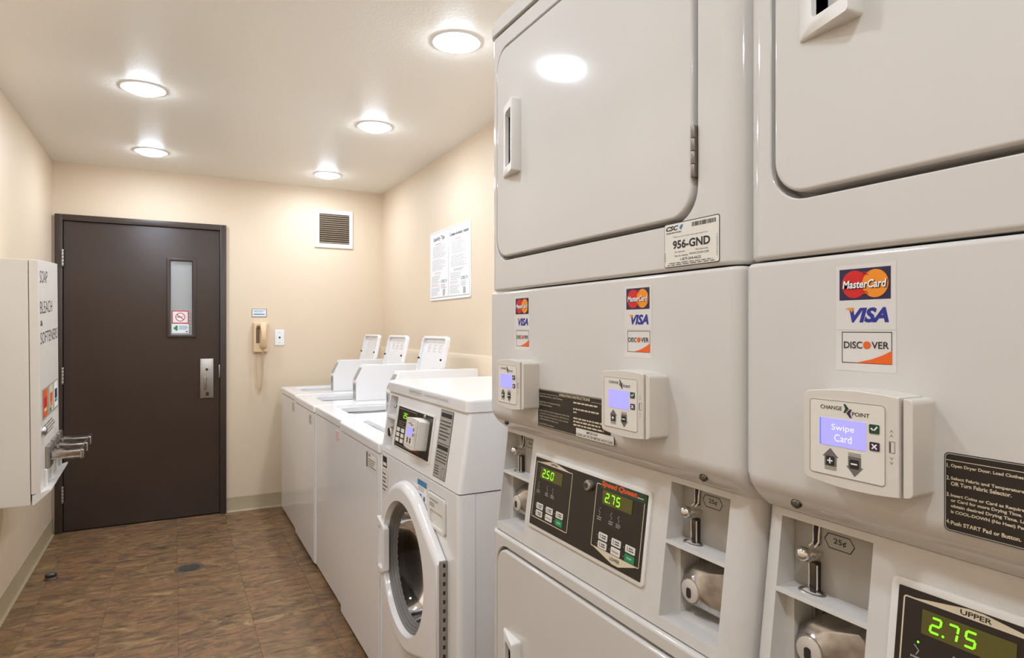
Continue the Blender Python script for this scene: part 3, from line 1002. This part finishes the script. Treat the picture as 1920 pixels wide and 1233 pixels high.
        p = Print(0, .0002, .335, 1.1605, .001)
        p.rect(0, 104.5, 0, 14.6, 'ink', 4).rect(.5, 104, .7, 14.6, 'lite', 5)
        p.text('IMPORTANT', 31, 63, 8.4, 12.6, 'ink', 6, .01)
        p.text('CLEAN LINT FILTER BEFORE EACH LOAD', 1.5, 102, 2.2, 6.6, 'ink', 6, .01)
        p.build('filter_notice', root)
    else:
        p = Print(0, .0002, o + .2195, 1.1648, .001)
        p.poly(rrect(0, 240, 0, 68.2, 4, 4), 'black', 0)
        p.band(rrect(.8, 239.2, .8, 67.4, 3.4, 4), rrect(1.5, 238.5, 1.5, 66.7, 3, 4), 'inkl', 1)
        p.rect(1.4, 238.6, 61.2, 61.8, 'tan', 1)
        p.text('OPERATING INSTRUCTIONS', 74, 166, 62.4, 66, 'tan', 1, .02)
        for s, x0, x1, z in (('1.', 2.3, 4.6, 55.7), ('Open Dryer Door. Load Clothes.', 5.6, 60, 55.7), ('2.', 2.1, 4.8, 45.0), ('Select Fabric and Temperature Setting', 5.6, 73, 44.7),
                             ('OR Turn Fabric Selector.', 5.6, 51, 40.4), ('3.', 2.1, 4.8, 30.6), ('Insert Coins or Card as Required. Add Coins', 5.6, 82, 30.0), ('or Card for more Drying Time. Add Coins to', 5.6, 82, 25.6),
                             ('obtain desired Drying Time. Last minutes', 5.6, 79, 20.8), ('is COOL-DOWN (No Heat) Period.', 5.6, 66.5, 15.8), ('4.', 2.0, 4.8, 7.2), ('Push START Pad or Button.', 5.6, 57.5, 6.6)):
            p.text(s, x0, x1, z - .6, z + 2.9, 'tan', 2, .03)
        for z in (55, 46, 36, 26, 16):
            p.lines(118, 200, z, z + 3.6, 1, 'tan', 1, .7, .15)
        p.build('instruction_sticker', root)
    return root


stacked_dryer(1.2251, .6833, 0.0, 'stacked coin dryer bearing the 956-GND service label, beside the front loading washer', ('2.50', '2.75'), False, None, True)
stacked_dryer(.5394, .689, .006, 'stacked coin dryer whose card reader screen says Swipe Card', ('2.75', '2.75'), True, ('Swipe', 'Card'), False)


# ------------------------------------------------------------------ top loading washers
def washer(Yn, X, label, lid_open, sticker):
    """top loader: near end at Yn; local x runs from the far end (0) to the near end (W)"""
    W, D, H = .648, .735, .912
    root = thing('top_load_washer', label, 'washer', (X, Yn + W, 0), (0, 0, R(-90)), 'top loading washers along the wall')
    bm = new_bm(); box(bm, .004, W - .004, .006, D, .025, .872)
    bev(bm, .010, 4, 40, lambda e: abs(e.verts[0].co.z - e.verts[1].co.z) > .01 and e.verts[0].co.y < .01)
    c = new_bm(); box(c, .03, W - .03, .03, D - .02, .45, 1.0)
    put('cabinet', cut(bm, [c]), 'white', root, wn=True)
    put('front_panel', rbox(.012, W - .012, 0, .0065, .03, .866, .003, 2), 'white', root, wn=True)
    for fx in (.05, W - .05):
        for fy in (.06, D - .06):
            bm = new_bm(); lathe(bm, [(0, 0), (.018, 0), (.02, .004), (.014, .008), (.008, .01), (.008, .03), (0, .03)], (fx, fy, 0), 'z', 14)
            put('foot', bm, 'rubber', root)
    # top with a lid opening
    lx0, lx1, ly0, ly1 = .055, .445, .085, .50
    bm = new_bm(); box(bm, 0, W, -.004, D, .874, H)
    bev(bm, .011, 4, 40, lambda e: all(v.co.z > H - .001 for v in e.verts) or (abs(e.verts[0].co.z - e.verts[1].co.z) > .01 and e.verts[0].co.y < .1))
    c = new_bm(); prism(c, rrect(lx0 + .012, lx1 - .012, ly0 + .012, ly1, (.09, .09, .02, .02), 8), .8, 1.0, axis='z')
    c2 = new_bm(); prism(c2, rrect(lx0, lx1, ly0, ly1 + .012, (.03, .03, .006, .006), 5), H - .012, 1.0, axis='z')
    top = put('top_panel', cut(bm, [c, c2]), 'white', root, bevel=.003)
    # tub and basket rim
    bm = new_bm(); lathe(bm, [(.222, .868), (.218, .86), (.21, .84), (.205, .5), (.0, .5)], ((lx0 + lx1) / 2, .30, 0), 'z', 36)
    put('tub', bm, 'white', root)
    bm = new_bm(); lathe(bm, [(0, .5), (.075, .5), (.06, .56), (.05, .8), (.035, .835), (0, .84)], ((lx0 + lx1) / 2, .30, 0), 'z', 24)
    put('agitator', bm, 'plast', root)
    # lid: pan with a raised rim
    lw, ll = lx1 - lx0 - .006, .405
    def lid_bm():
        bm = new_bm()
        out = rrect(0, lw, 0, ll, (.004, .004, .035, .035), 6)
        inn = rrect(.014, lw - .014, .006, ll - .014, (.004, .004, .026, .026), 6)
        n = len(out)
        # local: plane (x, z), thickness along y: outer skin at y=.022, rim at y=0, inner pan at y=.017
        L = [[bm.verts.new((px, y, pz)) for px, pz in lp] for lp, y in ((out, .022), (out, .003), ([(px + (.002 if px < lw / 2 else -.002), pz - (.002 if pz > ll / 2 else 0)) for px, pz in out], 0), (inn, 0), ([(px, pz) for px, pz in inn], .0165))]
        fs = [bm.faces.new(L[0])]
        for A, B in zip(L, L[1:]):
            for i in range(n):
                fs.append(bm.faces.new((A[i], A[(i + 1) % n], B[(i + 1) % n], B[i])))
        fs.append(bm.faces.new(L[-1][::-1]))
        bmesh.ops.recalc_face_normals(bm, faces=fs)
        return bm
    if lid_open:
        T = Matrix.Translation((lx0 + .003, ly1 + .018, H - .006)) @ Matrix.Rotation(R(-13), 4, 'X')
    else:
        T = Matrix.Translation((lx0 + .003, ly1 + .006, H - .0105)) @ Matrix.Rotation(R(90), 4, 'X')
    lid = put('lid', lid_bm(), 'white', root, T)
    for px in (.004, lw - .028):
        bm = new_bm(); lathe(bm, [(0, -.008), (.004, -.007), (.006, -.003), (.006, .004 if px < .1 else .0165)], (px + .006, 0, .272), 'y', 12)
        put('bumper', bm, 'rubber', lid, T)
    p = Print(.0165, .0003)
    random.seed(11)
    for k in range(3):
        x = .09 + k * .085
        p.rect(x, x + .045, .350, .356, 'inkp', 0).rect(x, x + .009, .320, .350, 'inkp', 0).rect(x + .012, x + .04, .334, .339, 'inkp', 1).rect(x, x + .045, .314, .319, 'inkp', 0)
    p.build('lid_label', lid, T)
    # narrow coin meter case on the near margin of the top
    x0, x1 = W - .195, W - .105
    prof = [(.262, H), (.262, H + .115), (.312, H + .213), (.745, H + .213), (.745, H)]
    bm = new_bm()
    loft(bm, [[(x, y, z) for y, z in prof] for x in (x0, x1)])
    bev(bm, .004, 2, 20)
    mc = put('coin_meter_case', bm, 'white', root, wn=True)
    p = Print(0, .0004)
    p.rect(x0 + .012, x1 - .012, .05, .104, 'inkl', 0).rect(x0 + .012, x1 - .012, .006, .046, 'inkl', 0).rect(x0 + .03, x0 + .04, .06, .095, 'ink', 1)
    p.build('coin_face', mc, Matrix.Translation((0, .262, H)))
    bm = new_bm(); box(bm, x0 + .01, x1 - .03, -.004, .0, .01, .09)
    put('coin_drop', bm, 'sgrey', mc, Matrix.Translation((0, .262, H + .115)) @ Matrix.Rotation(-math.atan(.05 / .098), 4, 'X'))
    # maker plate on the front
    p = Print(0, .0003)
    sx, sz = W - .105, .79
    if sticker == 'tag':
        p.rect(sx - .06, sx + .07, sz - .005, sz + .062, 'inkl', 0).rect(sx - .058, sx + .068, sz - .003, sz + .06, 'lite', 1)
        p.text('CSC', sx - .052, sx - .02, sz + .046, sz + .056, 'ink', 2, .03).lines(sx - .05, sx + .06, sz + .003, sz + .04, 4, 'inkg', 2)
        p.rect(sx - .085, sx - .063, sz + .0, sz + .06, 'inkg', 0)
    else:
        p.rect(sx - .05, sx + .03, sz, sz + .06, 'lite', 0).lines(sx - .047, sx + .027, sz + .004, sz + .055, 5, sticker, 1)
    p.build('front_sticker', root)
    return root


washer(2.345, .682, 'white top loading washer with closed lid, beside the front loading washer', False, 'tag')
washer(2.999, .698, 'white top loading washer with open lid, next to the one with closed lid', True, 'pink')
washer(3.655, .690, 'white top loading washer with open lid, between two other open washers', True, 'inkl')
washer(4.312, .700, 'white top loading washer with open lid, against the end wall', True, 'inkl')


# ------------------------------------------------------------------ front loading washer
def front_loader():
    Yl, X, W, D = 2.335, .684, .737, .72
    root = thing('front_load_washer', 'white front loading washer with round dark glass door and card reader', 'washer', (X, Yl, 0), (0, 0, R(-90)))
    cx, cz = .335, .5625
    # front shell with porthole
    bm = new_bm(); box(bm, 0, W, 0, .05, .03, .884)
    bev(bm, .016, 6, 40, lambda e: abs(e.verts[0].co.z - e.verts[1].co.z) > .01 and e.verts[0].co.y < .01)
    bev(bm, .003, 2, 60, lambda e: all(v.co.y < .02 for v in e.verts))
    c = new_bm(); prism(c, circ(cx, cz, .214, n=48), -.1, .2)
    c2 = new_bm(); prism(c2, rrect(.505, .650, .745, .852, .012, 5), -.01, .004)
    put('front_shell', cut(bm, [c, c2]), 'white', root, wn=True)
    bm = new_bm(); box(bm, .002, W - .002, .0515, D, .03, .884)
    c = new_bm(); prism(c, circ(cx, cz, .268, n=48), .0, .55)
    put('cabinet', cut(bm, [c]), 'white', root)
    bm = new_bm(); lathe(bm, [(.2145, .03), (.222, .06), (.262, .08), (.262, .5), (0, .5)], (cx, 0, cz), 'y', 48)
    dr = put('drum', bm, 'drumm', root)
    put('toe_base', rbox(.02, W - .02, .05, D - .02, 0, .03, .002), 'dsteel', root)
    # console, sloping back
    a = math.atan(.034 / .233)
    T = Matrix.Translation((0, 0, .885)) @ Matrix.Rotation(-a, 4, 'X') @ Matrix.Translation((0, 0, -.885))
    bm = new_bm(); loft(bm, [[(x, y, z) for y, z in ((0, .887), (.0335, 1.108), (D, 1.108), (D, .887))] for x in (0, W)])
    bev(bm, .012, 5, 40, lambda e: all(v.co.y < .05 for v in e.verts) and abs(e.verts[0].co.x - e.verts[1].co.x) < 1e-5)
    c = new_bm(); box(c, .028, .112, -.05, .07, 1.022, 1.094)
    c2 = new_bm(); box(c2, .022, .112, -.05, .06, .906, 1.012)
    put('console', cut(bm, [c, c2]), 'white', root, bevel=.002)
    bm = new_bm(); box(bm, .03, .111, .062, .069, 1.023, 1.093)
    cp = put('coin_plate', bm, 'sgrey', root)
    bm = new_bm(); lathe(bm, [(0, .03), (.005, .031), (.007, .036), (.003, .042), (.003, .062)], (.065, 0, 1.055), 'y', 16); box(bm, .06, .07, .056, .0635, 1.025, 1.09)
    put('coin_lever', bm, 'steel', cp)
    bm = new_bm(); box(bm, .024, .111, .052, .059, .907, 1.011)
    bx = put('coin_box', bm, 'lite', root)
    bm = new_bm(); lathe(bm, [(0, .012), (.016, .012), (.02, .016), (.022, .052)], (.06, 0, .962), 'y', 24)
    put('lock_housing', bm, 'chrome', bx)
    bm = new_bm(); lathe(bm, [(0, .0105), (.008, .0105), (.009, .0125)], (.06, 0, .962), 'y', 16)
    put('key_hole', bm, 'rubber', bx)
    # top cap
    bm = new_bm(); box(bm, -.002, W + .002, .026, D, 1.1095, 1.1485)
    bev(bm, .02, 6, 40, lambda e: abs(e.verts[0].co.z - e.verts[1].co.z) > .01 and e.verts[0].co.y < .1)
    bev(bm, .012, 4, 60, lambda e: all(v.co.z > 1.14 for v in e.verts))
    tc = put('top_cap', bm, 'white', root, wn=True)
    p = Print(.026, .0003)
    p.band(rrect(.248, .366, 1.120, 1.1355, .0077, 5), rrect(.250, .364, 1.1215, 1.134, .006, 5), 'inkl', 0).text('Speed Queen', .258, .356, 1.1235, 1.1325, 'inkg', 0)
    p.text('COMMERCIAL FRONT LOAD WASHER', .398, .60, 1.1235, 1.1315, 'inkl', 0)
    p.build('top_lettering', tc)
    # control panel
    bm = new_bm(); prism(bm, rrect(.143, .499, .925, 1.0745, .005, 4), -.003, .004); bev(bm, .0015, 2, 60)
    pn = put('control_panel', bm, 'plast', root, T)
    bm = new_bm(); prism(bm, rrect(.151, .487, .932, 1.0685, .002, 2), -.0042, -.002)
    put('overlay', bm, 'black', pn, T)
    p = Print(-.0042, .0002)
    p.frame(.156, .34, .938, 1.063, .0012, 'inkl', 0)
    p.lines(.17, .25, 1.0, 1.022, 3, 'inkg', 0).text('Speed Queen', .30, .40, .939, .947, 'sqred', 1, .02, .2)
    p.build('panel_print', pn, T)
    bm = new_bm(); prism(bm, [(.205, 1.030), (.265, 1.030), (.265, 1.054), (.205, 1.054)], -.005, -.004)
    put('display', bm, 'ledbg', pn, T)
    q = Print(-.005, .0002); digits(q, '25', .215, 1.033, .014, .018, .006, 'led', 0); q.build('display_digits', pn, T)
    for r_ in range(3):
        for c_ in range(3):
            x, z = .178 + c_ * .046, .99 - r_ * .0175
            bm = new_bm(); prism(bm, rrect(x - .016, x + .016, z - .0065, z + .0065, .002, 3), -.0055, -.004)
            put('key_pad', bm, 'lite', pn, T)
    reader(root, T, .352, .956, -.004, 1.06, ('', '') if False else None)
    bm = new_bm(); lathe(bm, [(0, -.009), (.004, -.008), (.006, -.004)], (.415, 0, 1.063), 'y', 14)
    put('screw', bm, 'steel', pn, T)
    # instruction label
    p = Print(0, .0003)
    p.rect(.534, .632, .900, 1.100, 'ink', 0, .003).rect(.536, .630, .902, 1.098, 'sgrey', 1, .002)
    p.rect(.542, .624, 1.079, 1.092, 'ink', 2).lines(.542, .628, 1.01, 1.072, 6, 'ink', 2, .35).rect(.538, .628, 1.0, 1.002, 'ink', 2)
    p.rect(.542, .624, .984, .996, 'ink', 2).lines(.542, .628, .945, .98, 4, 'ink', 2, .35).lines(.542, .59, .908, .938, 4, 'ink', 2, .35)
    p.frame(.598, .622, .908, .934, .001, 'ink', 2)
    p.build('instruction_label', root, T)
    # decals on the front shell
    p = Print(0, .0003)
    p.rect(.025, .075, .832, .872, 'ink', 0).rect(.03, .07, .838, .85, 'lite', 1).build('maker_decal', root)
    p = Print(0, .0003)
    p.rect(.02, .085, .735, .82, 'lite', 0).frame(.02, .085, .735, .82, .002, 'pink', 1).lines(.025, .08, .742, .815, 5, 'inkg', 1).build('warning_decal', root)
    p = Print(0, .0003)
    p.rect(.408, .490, .803, .866, 'paper', 0).rect(.408, .490, .848, .866, 'cyan', 1).lines(.412, .486, .83, .845, 2, 'inkl', 1).rect(.425, .443, .81, .822, 'cyan', 1).rect(.46, .475, .806, .82, 'inkg', 1)
    p.build('blue_decal', root)
    # soap drawer
    bm = new_bm(); prism(bm, rrect(.508, .647, .748, .849, .010, 5), -.006, .003); bev(bm, .003, 2, 60)
    c = new_bm(); prism(c, rrect(.53, .636, .757, .803, .008, 5), -.02, -.0005)
    sd = put('soap_drawer', cut(bm, [c]), 'plast', root, wn=True)
    p = Print(-.006, .0003); p.text('DETERGENT', .53, .60, .829, .836, 'inkg', 0).lines(.53, .575, .812, .824, 2, 'inkg', 0); p.build('drawer_print', sd)
    # door: round to the handle side, squared to the hinge side
    n = 40
    hx, hz0, hz1 = .652, cz - .185, cz + .121

    def outline(Ro, px, e):
        def tang(qx, qz):
            dd = math.hypot(qx - cx, qz - cz)
            return math.atan2(qz - cz, qx - cx), math.acos(Ro / dd)
        b1, g1 = tang(px, hz1 - e); b2, g2 = tang(px, hz0 + e)
        a0, a1 = b1 + g1, b2 - g2 + 2 * PI
        return [(cx + Ro * math.cos(a0 + (a1 - a0) * i / n), cz + Ro * math.sin(a0 + (a1 - a0) * i / n)) for i in range(n + 1)] + [(px, hz0 + e), (px, hz1 - e)]
    bm = new_bm()
    loft(bm, [[(px, y, pz) for px, pz in outline(Ro, qx, e)] for Ro, qx, e, y in ((.276, .652, 0, -.003), (.274, .652, .001, -.012), (.268, .6515, .006, -.022), (.259, .650, .014, -.029), (.249, .646, .023, -.032))])
    c = new_bm(); lathe(c, [(0, -.05), (.215, -.05), (.211, -.024), (.206, -.012), (.201, .05), (0, .05)], (cx, 0, cz), 'y', 64)
    d = put('door', cut(bm, [c]), 'white', root, wn=True, sharp=40)
    bm = new_bm(); lathe(bm, [(.207, -.012), (.204, -.015), (.199, -.014), (.197, -.008), (.193, -.008), (.191, 0), (.186, 0), (.184, .008), (.180, .008), (.178, .020), (.203, .020)], (cx, 0, cz), 'y', 64)
    put('door_ring', bm, 'gasket', d)
    bm = new_bm(); lathe(bm, [(.181, .009), (.177, .020), (.165, .05), (.135, .08), (.085, .105), (0, .115)], (cx, 0, cz), 'y', 48)
    put('door_glass', bm, 'glass', d)
    # handle
    bm = new_bm(); prism(bm, [(.076, .462), (.142, .480), (.164, .494), (.164, .640), (.142, .652), (.076, .668)], -.039, -.018)
    bev(bm, .004, 2, 60)
    c = new_bm(); prism(c, rrect(.094, .146, .494, .640, .006, 3), -.08, -.026)
    put('door_handle', cut(bm, [c]), 'white', d, wn=True)
    bm = new_bm(); box(bm, .097, .143, -.0285, -.026, .497, .637)
    put('handle_recess', bm, 'gasket', d)
    # piano hinge
    bm = rbox(.6525, .6585, -.024, -.0005, hz0 - .002, hz1 + .001, .001, 1)
    hg = put('hinge', bm, 'steel', root, label='steel strip hinge')
    for k in range(12):
        z = hz0 + .012 + k * .0256
        put('hinge_slot', rbox(.6578, .6592, -.014, -.007, z - .0055, z + .0055, .0003, 1), 'rubber', hg)
    return root


front_loader()

# ------------------------------------------------------------------ soap vending machine
tilt = 3.2
vm = thing('soap_vending_machine', 'white wall mounted soap vending machine with three chrome coin slides', 'vending machine', (-.5, 3.32, .596), (0, R(-tilt), R(90)))
VW, VH = .487, 1.034
bm = rbox(.0, VW, .036, .2065, 0, VH, .003, 2)
put('cabinet', bm, 'soapw', vm, wn=True)
bm = new_bm(); box(bm, .0, VW, 0, .034, .045, VH)
bev(bm, .003, 2)
put('front_door', bm, 'soapw', vm, wn=True)
for s_, x1, z0, z1, bo in (('SOAP', .205, .938, .990, -.004), ('BLEACH', .325, .807, .860, -.004), ('&', .085, .755, .778, .02), ('SOFTENERS', .468, .677, .727, -.004)):
    Print(0, .0004).text(s_, .027, x1, z0, z1, 'ink', 0, bo).build('lettering', vm)
p = Print(0, .0004)
p.rect(.05, .475, .345, .480, 'sgrey', 0)
for x0, cs in ((.07, ('orange', 'red', 'tan', 'orange')), (.22, ('tan', 'orange', 'yel', 'green')), (.35, ('paper', 'navy', 'cyan', 'paper'))):
    p.rect(x0, x0 + .105, .354, .474, cs[0], 1).rect(x0 + .02, x0 + .085, .395, .44, cs[1], 2).rect(x0 + .02, x0 + .085, .378, .392, cs[2], 2).rect(x0 + .01, x0 + .05, .357, .374, cs[3], 2)
p.build('product_pictures', vm)
p = Print(0, .0004)
p.rect(.07, .45, .255, .335, 'lite', 0).lines(.09, .40, .265, .325, 4, 'inkg', 1).build('price_notice', vm)
bm = new_bm(); lathe(bm, [(0, -.016), (.014, -.016), (.018, -.01), (.018, 0)], (.045, 0, .305), 'y', 18)
put('door_lock', bm, 'steel', vm)
for x in (.155, .295, .435):
    bm = rbox(x - .045, x + .045, -.018, .0, .125, .225, .005, 2)
    hs = put('slide_housing', bm, 'steel', vm, wn=True)
    bm = rbox(x - .036, x + .036, -.134, -.016, .160, .170, .002, 2)
    box(bm, x - .034, x + .034, -.132, -.018, .1702, .196); bev(bm, .003, 2, 60)
    cs = put('coin_slide', bm, 'chromed', vm)
    put('slide_grip', rbox(x - .038, x + .038, -.141, -.126, .157, .199, .005, 3), 'chromed', cs, wn=True)
for x in (.085, .225, .365, .475):
    put('chute_divider', rbox(x - .004, x + .004, -.012, .0, .048, .13, .002, 1), 'plast', vm)
bm = new_bm(); loft(bm, [[(x, y, z) for y, z in ((.03, .0), (.03, .042), (.026, .042), (-.034, .062), (-.036, .056), (.024, .0))] for x in (0, VW)])
put('tray', bm, 'plast', vm)
bm = new_bm()
tube(bm, [(.10, .19 - .02 * math.sin(PI * k / 12), -.01 - .12 * math.sin(PI * k / 12)) if False else (.12 + .06 * (1 - math.cos(PI * k / 12)) / 2, .196, -.002 - .11 * math.sin(PI * k / 12)) for k in range(13)], .004, 8)
put('cable', bm, 'plast', vm)

# ------------------------------------------------------------------ things on the end wall
ph = thing('wall_phone', 'beige wall telephone with hanging cord', 'telephone', (.5155, YB, 1.166))
bm = rbox(0, .105, -.042, 0, 0, .224, .010, 3)
base = put('base', bm, 'phone', ph, wn=True)
# handset: two cups joined by a bowed grip
bm = new_bm()
loops = []
for t, w, d0, d1 in ((.03, .030, -.050, -.042), (.036, .044, -.066, -.042), (.06, .046, -.070, -.042), (.078, .042, -.078, -.054), (.11, .036, -.086, -.066), (.15, .036, -.086, -.066), (.178, .042, -.078, -.054), (.195, .046, -.070, -.042), (.214, .044, -.066, -.042), (.22, .030, -.050, -.042)):
    loops.append([(.067 + px, py, t) for px, py in rrect(-w / 2, w / 2, d0, d1, min(.007, (d1 - d0) / 2.2), 3)])
loft(bm, loops)
put('handset', bm, 'phone', ph, sharp=60)
put('keypad', rbox(.018, .042, -.0445, -.041, .07, .18, .001, 1), 'phoned', base)
put('hook', rbox(.022, .05, -.056, -.04, .182, .2, .004, 2), 'phoned', base)
bm = new_bm()
path = [(.066, -.05, .03)] + [(.045 + .022 * math.cos(PI * k / 14), -.03 + .012 * math.cos(PI * k / 14), -.09 - .2 * math.sin(PI * k / 14)) for k in range(15)] + [(.022, -.02, .004)]
# coil the cord
P = [Vector(q) for q in path]
fine = []
for i in range(len(P) - 1):
    seg = max(2, int((P[i + 1] - P[i]).length / .0012))
    for k in range(seg):
        fine.append(P[i].lerp(P[i + 1], k / seg))
coil = []
for i, q in enumerate(fine):
    a_ = i * .9
    coil.append((q.x + .0048 * math.cos(a_), q.y + .0048 * math.sin(a_), q.z))
tube(bm, coil, .0022, 5)
put('cord', bm, 'phone', ph)

sg = thing('phone_sign', 'small white sign with grey blue border above the wall telephone', 'sign', (.508, YB, 1.43))
put('plate', rbox(0, .1045, -.004, 0, 0, .062, .001, 1), 'paper', sg)
p = Print(-.004, .0004)
p.frame(0.0005, .104, .0005, .0615, .004, 'inkg', 0).lines(.012, .094, .034, .05, 2, 'cyan', 0, .5, .2).lines(.012, .094, .012, .028, 1, 'cyan', 0, .6, .1)
p.build('sign_print', sg)

wp = thing('jack_plate', 'white wall jack plate beside the beige telephone', 'wall plate', (.669, YB, 1.2165))
put('plate', rbox(0, .0695, -.006, 0, 0, .1175, .003, 2), 'paper', wp, wn=True)
bm = new_bm(); lathe(bm, [(0, -.008), (.006, -.008), (.0075, -.006)], (.035, 0, .059), 'y', 14)
put('jack', bm, 'rubber', wp)
for z in (.02, .098):
    bm = new_bm(); lathe(bm, [(0, -.0072), (.002, -.007), (.003, -.006)], (.035, 0, z), 'y', 10)
    put('screw', bm, 'steel', wp)

vt = thing('wall_vent', 'square white vent grille with horizontal slats high on the end wall', 'vent', (.9632, YB, 1.9768))
bm = new_bm()
ring_prism(bm, [(0, 0), (.294, 0), (.294, .297), (0, .297)], [(.033, .032), (.267, .032), (.267, .264), (.033, .264)], -.014, 0)
bev(bm, .003, 2)
put('frame', bm, 'paper', vt)
bm = new_bm(); box(bm, .03, .27, -.003, -.0005, .03, .268)
put('backing', bm, 'dark', vt)
for k in range(14):
    z = .041 + k * .0164
    put('slat', rbox(.0335, .2665, -.0055, .0055, -.0007, .0007, .0003, 1), 'slat', vt, Matrix.Translation((0, -.0085, z)) @ Matrix.Rotation(R(-38), 4, 'X'))

# ------------------------------------------------------------------ notice board on the wall behind the washers
pb = thing('laundry_notice', 'white laundry tips notice of two sheets on the wall', 'poster', (XR, 3.969, 1.5245), (0, 0, R(-90)))
bm = new_bm(); prism(bm, rrect(0, .650, 0, .441, (.004, .014, .004, .004), 4), -.006, 0)
put('board', bm, 'paper', pb)
for x0, title, lang in ((.010, 'Laundry Tips', 0), (.328, 'Consejos de lavado y secado', 1)):
    bm = new_bm(); box(bm, x0, x0 + .312, -.0072, -.006, .016, .432)
    sh = put('sheet', bm, 'paper', pb)
    p = Print(-.0072, .0004, x0, 0)
    p.rect(0, .312, .431, .4325, 'inkg', 0).rect(0, .312, .0158, .0173, 'inkg', 0).rect(.3105, .312, .016, .432, 'inkg', 0).rect(0, .001, .016, .432, 'inkl', 0)
    if lang:
        p.text(title, .016, .30, .376, .402, 'ink', 0, .03)
    else:
        p.text(title, .06, .25, .374, .408, 'ink', 0, .02)
    random.seed(5 + lang)
    p.lines(.10, .22, .352, .364, 1, 'pink', 0, .5)
    p.lines(.05, .28, .27, .348, 9, 'inkl', 0, .3).lines(.04, .29, .19, .262, 8, 'inkl', 0, .3)
    p.lines(.08, .23, .165, .18, 2, 'pink' if not lang else 'inkg', 0, .35).lines(.03, .19, .11, .158, 5, 'inkl', 0, .3)
    p.text('CSC', .19, .26, .108, .126, 'inkg', 0, .03, .2).poly([(.268, .112), (.276, .128), (.284, .122), (.278, .108)], 'cyan', 0)
    p.lines(.02, .17, .088, .106, 2, 'pink', 0, .35).lines(.02, .17, .03, .082, 6, 'inkl', 0, .3).lines(.19, .29, .07, .1, 3, 'inkl', 0, .4).lines(.22, .26, .024, .066, 6, 'inkg', 0, .55)
    p.build('sheet_print', sh)

# ------------------------------------------------------------------ small things on the floor
fd = thing('floor_drain', 'round dark metal floor drain set in the brown tiles', 'drain', (.074, 4.0, 0))
bm = new_bm(); lathe(bm, [(0, .001), (.062, .001), (.066, .0025), (.072, .0025), (.075, 0)], n=40)
put('grate', bm, 'drain', fd)
for k in range(-3, 4):
    hw = math.sqrt(max(.0001, .055 ** 2 - (k * .015) ** 2))
    put('grate_slot', rbox(-hw, hw, k * .015 - .003, k * .015 + .003, .0011, .0018, .0002, 1), 'rubber', fd)
ds = thing('door_stop', 'small grey dome door stop on the floor by the cove base', 'door stop', (-.585, 4.17, 0))
bm = new_bm(); lathe(bm, [(.03, 0), (.03, .006), (.024, .012), (.022, .026), (.014, .034), (0, .036)], n=24)
put('dome', bm, 'drain', ds)
bm = new_bm(); lathe(bm, [(.0225, .014), (.027, .016), (.027, .026), (.0225, .028)], n=24)
put('bumper_ring', bm, 'rubber', ds)
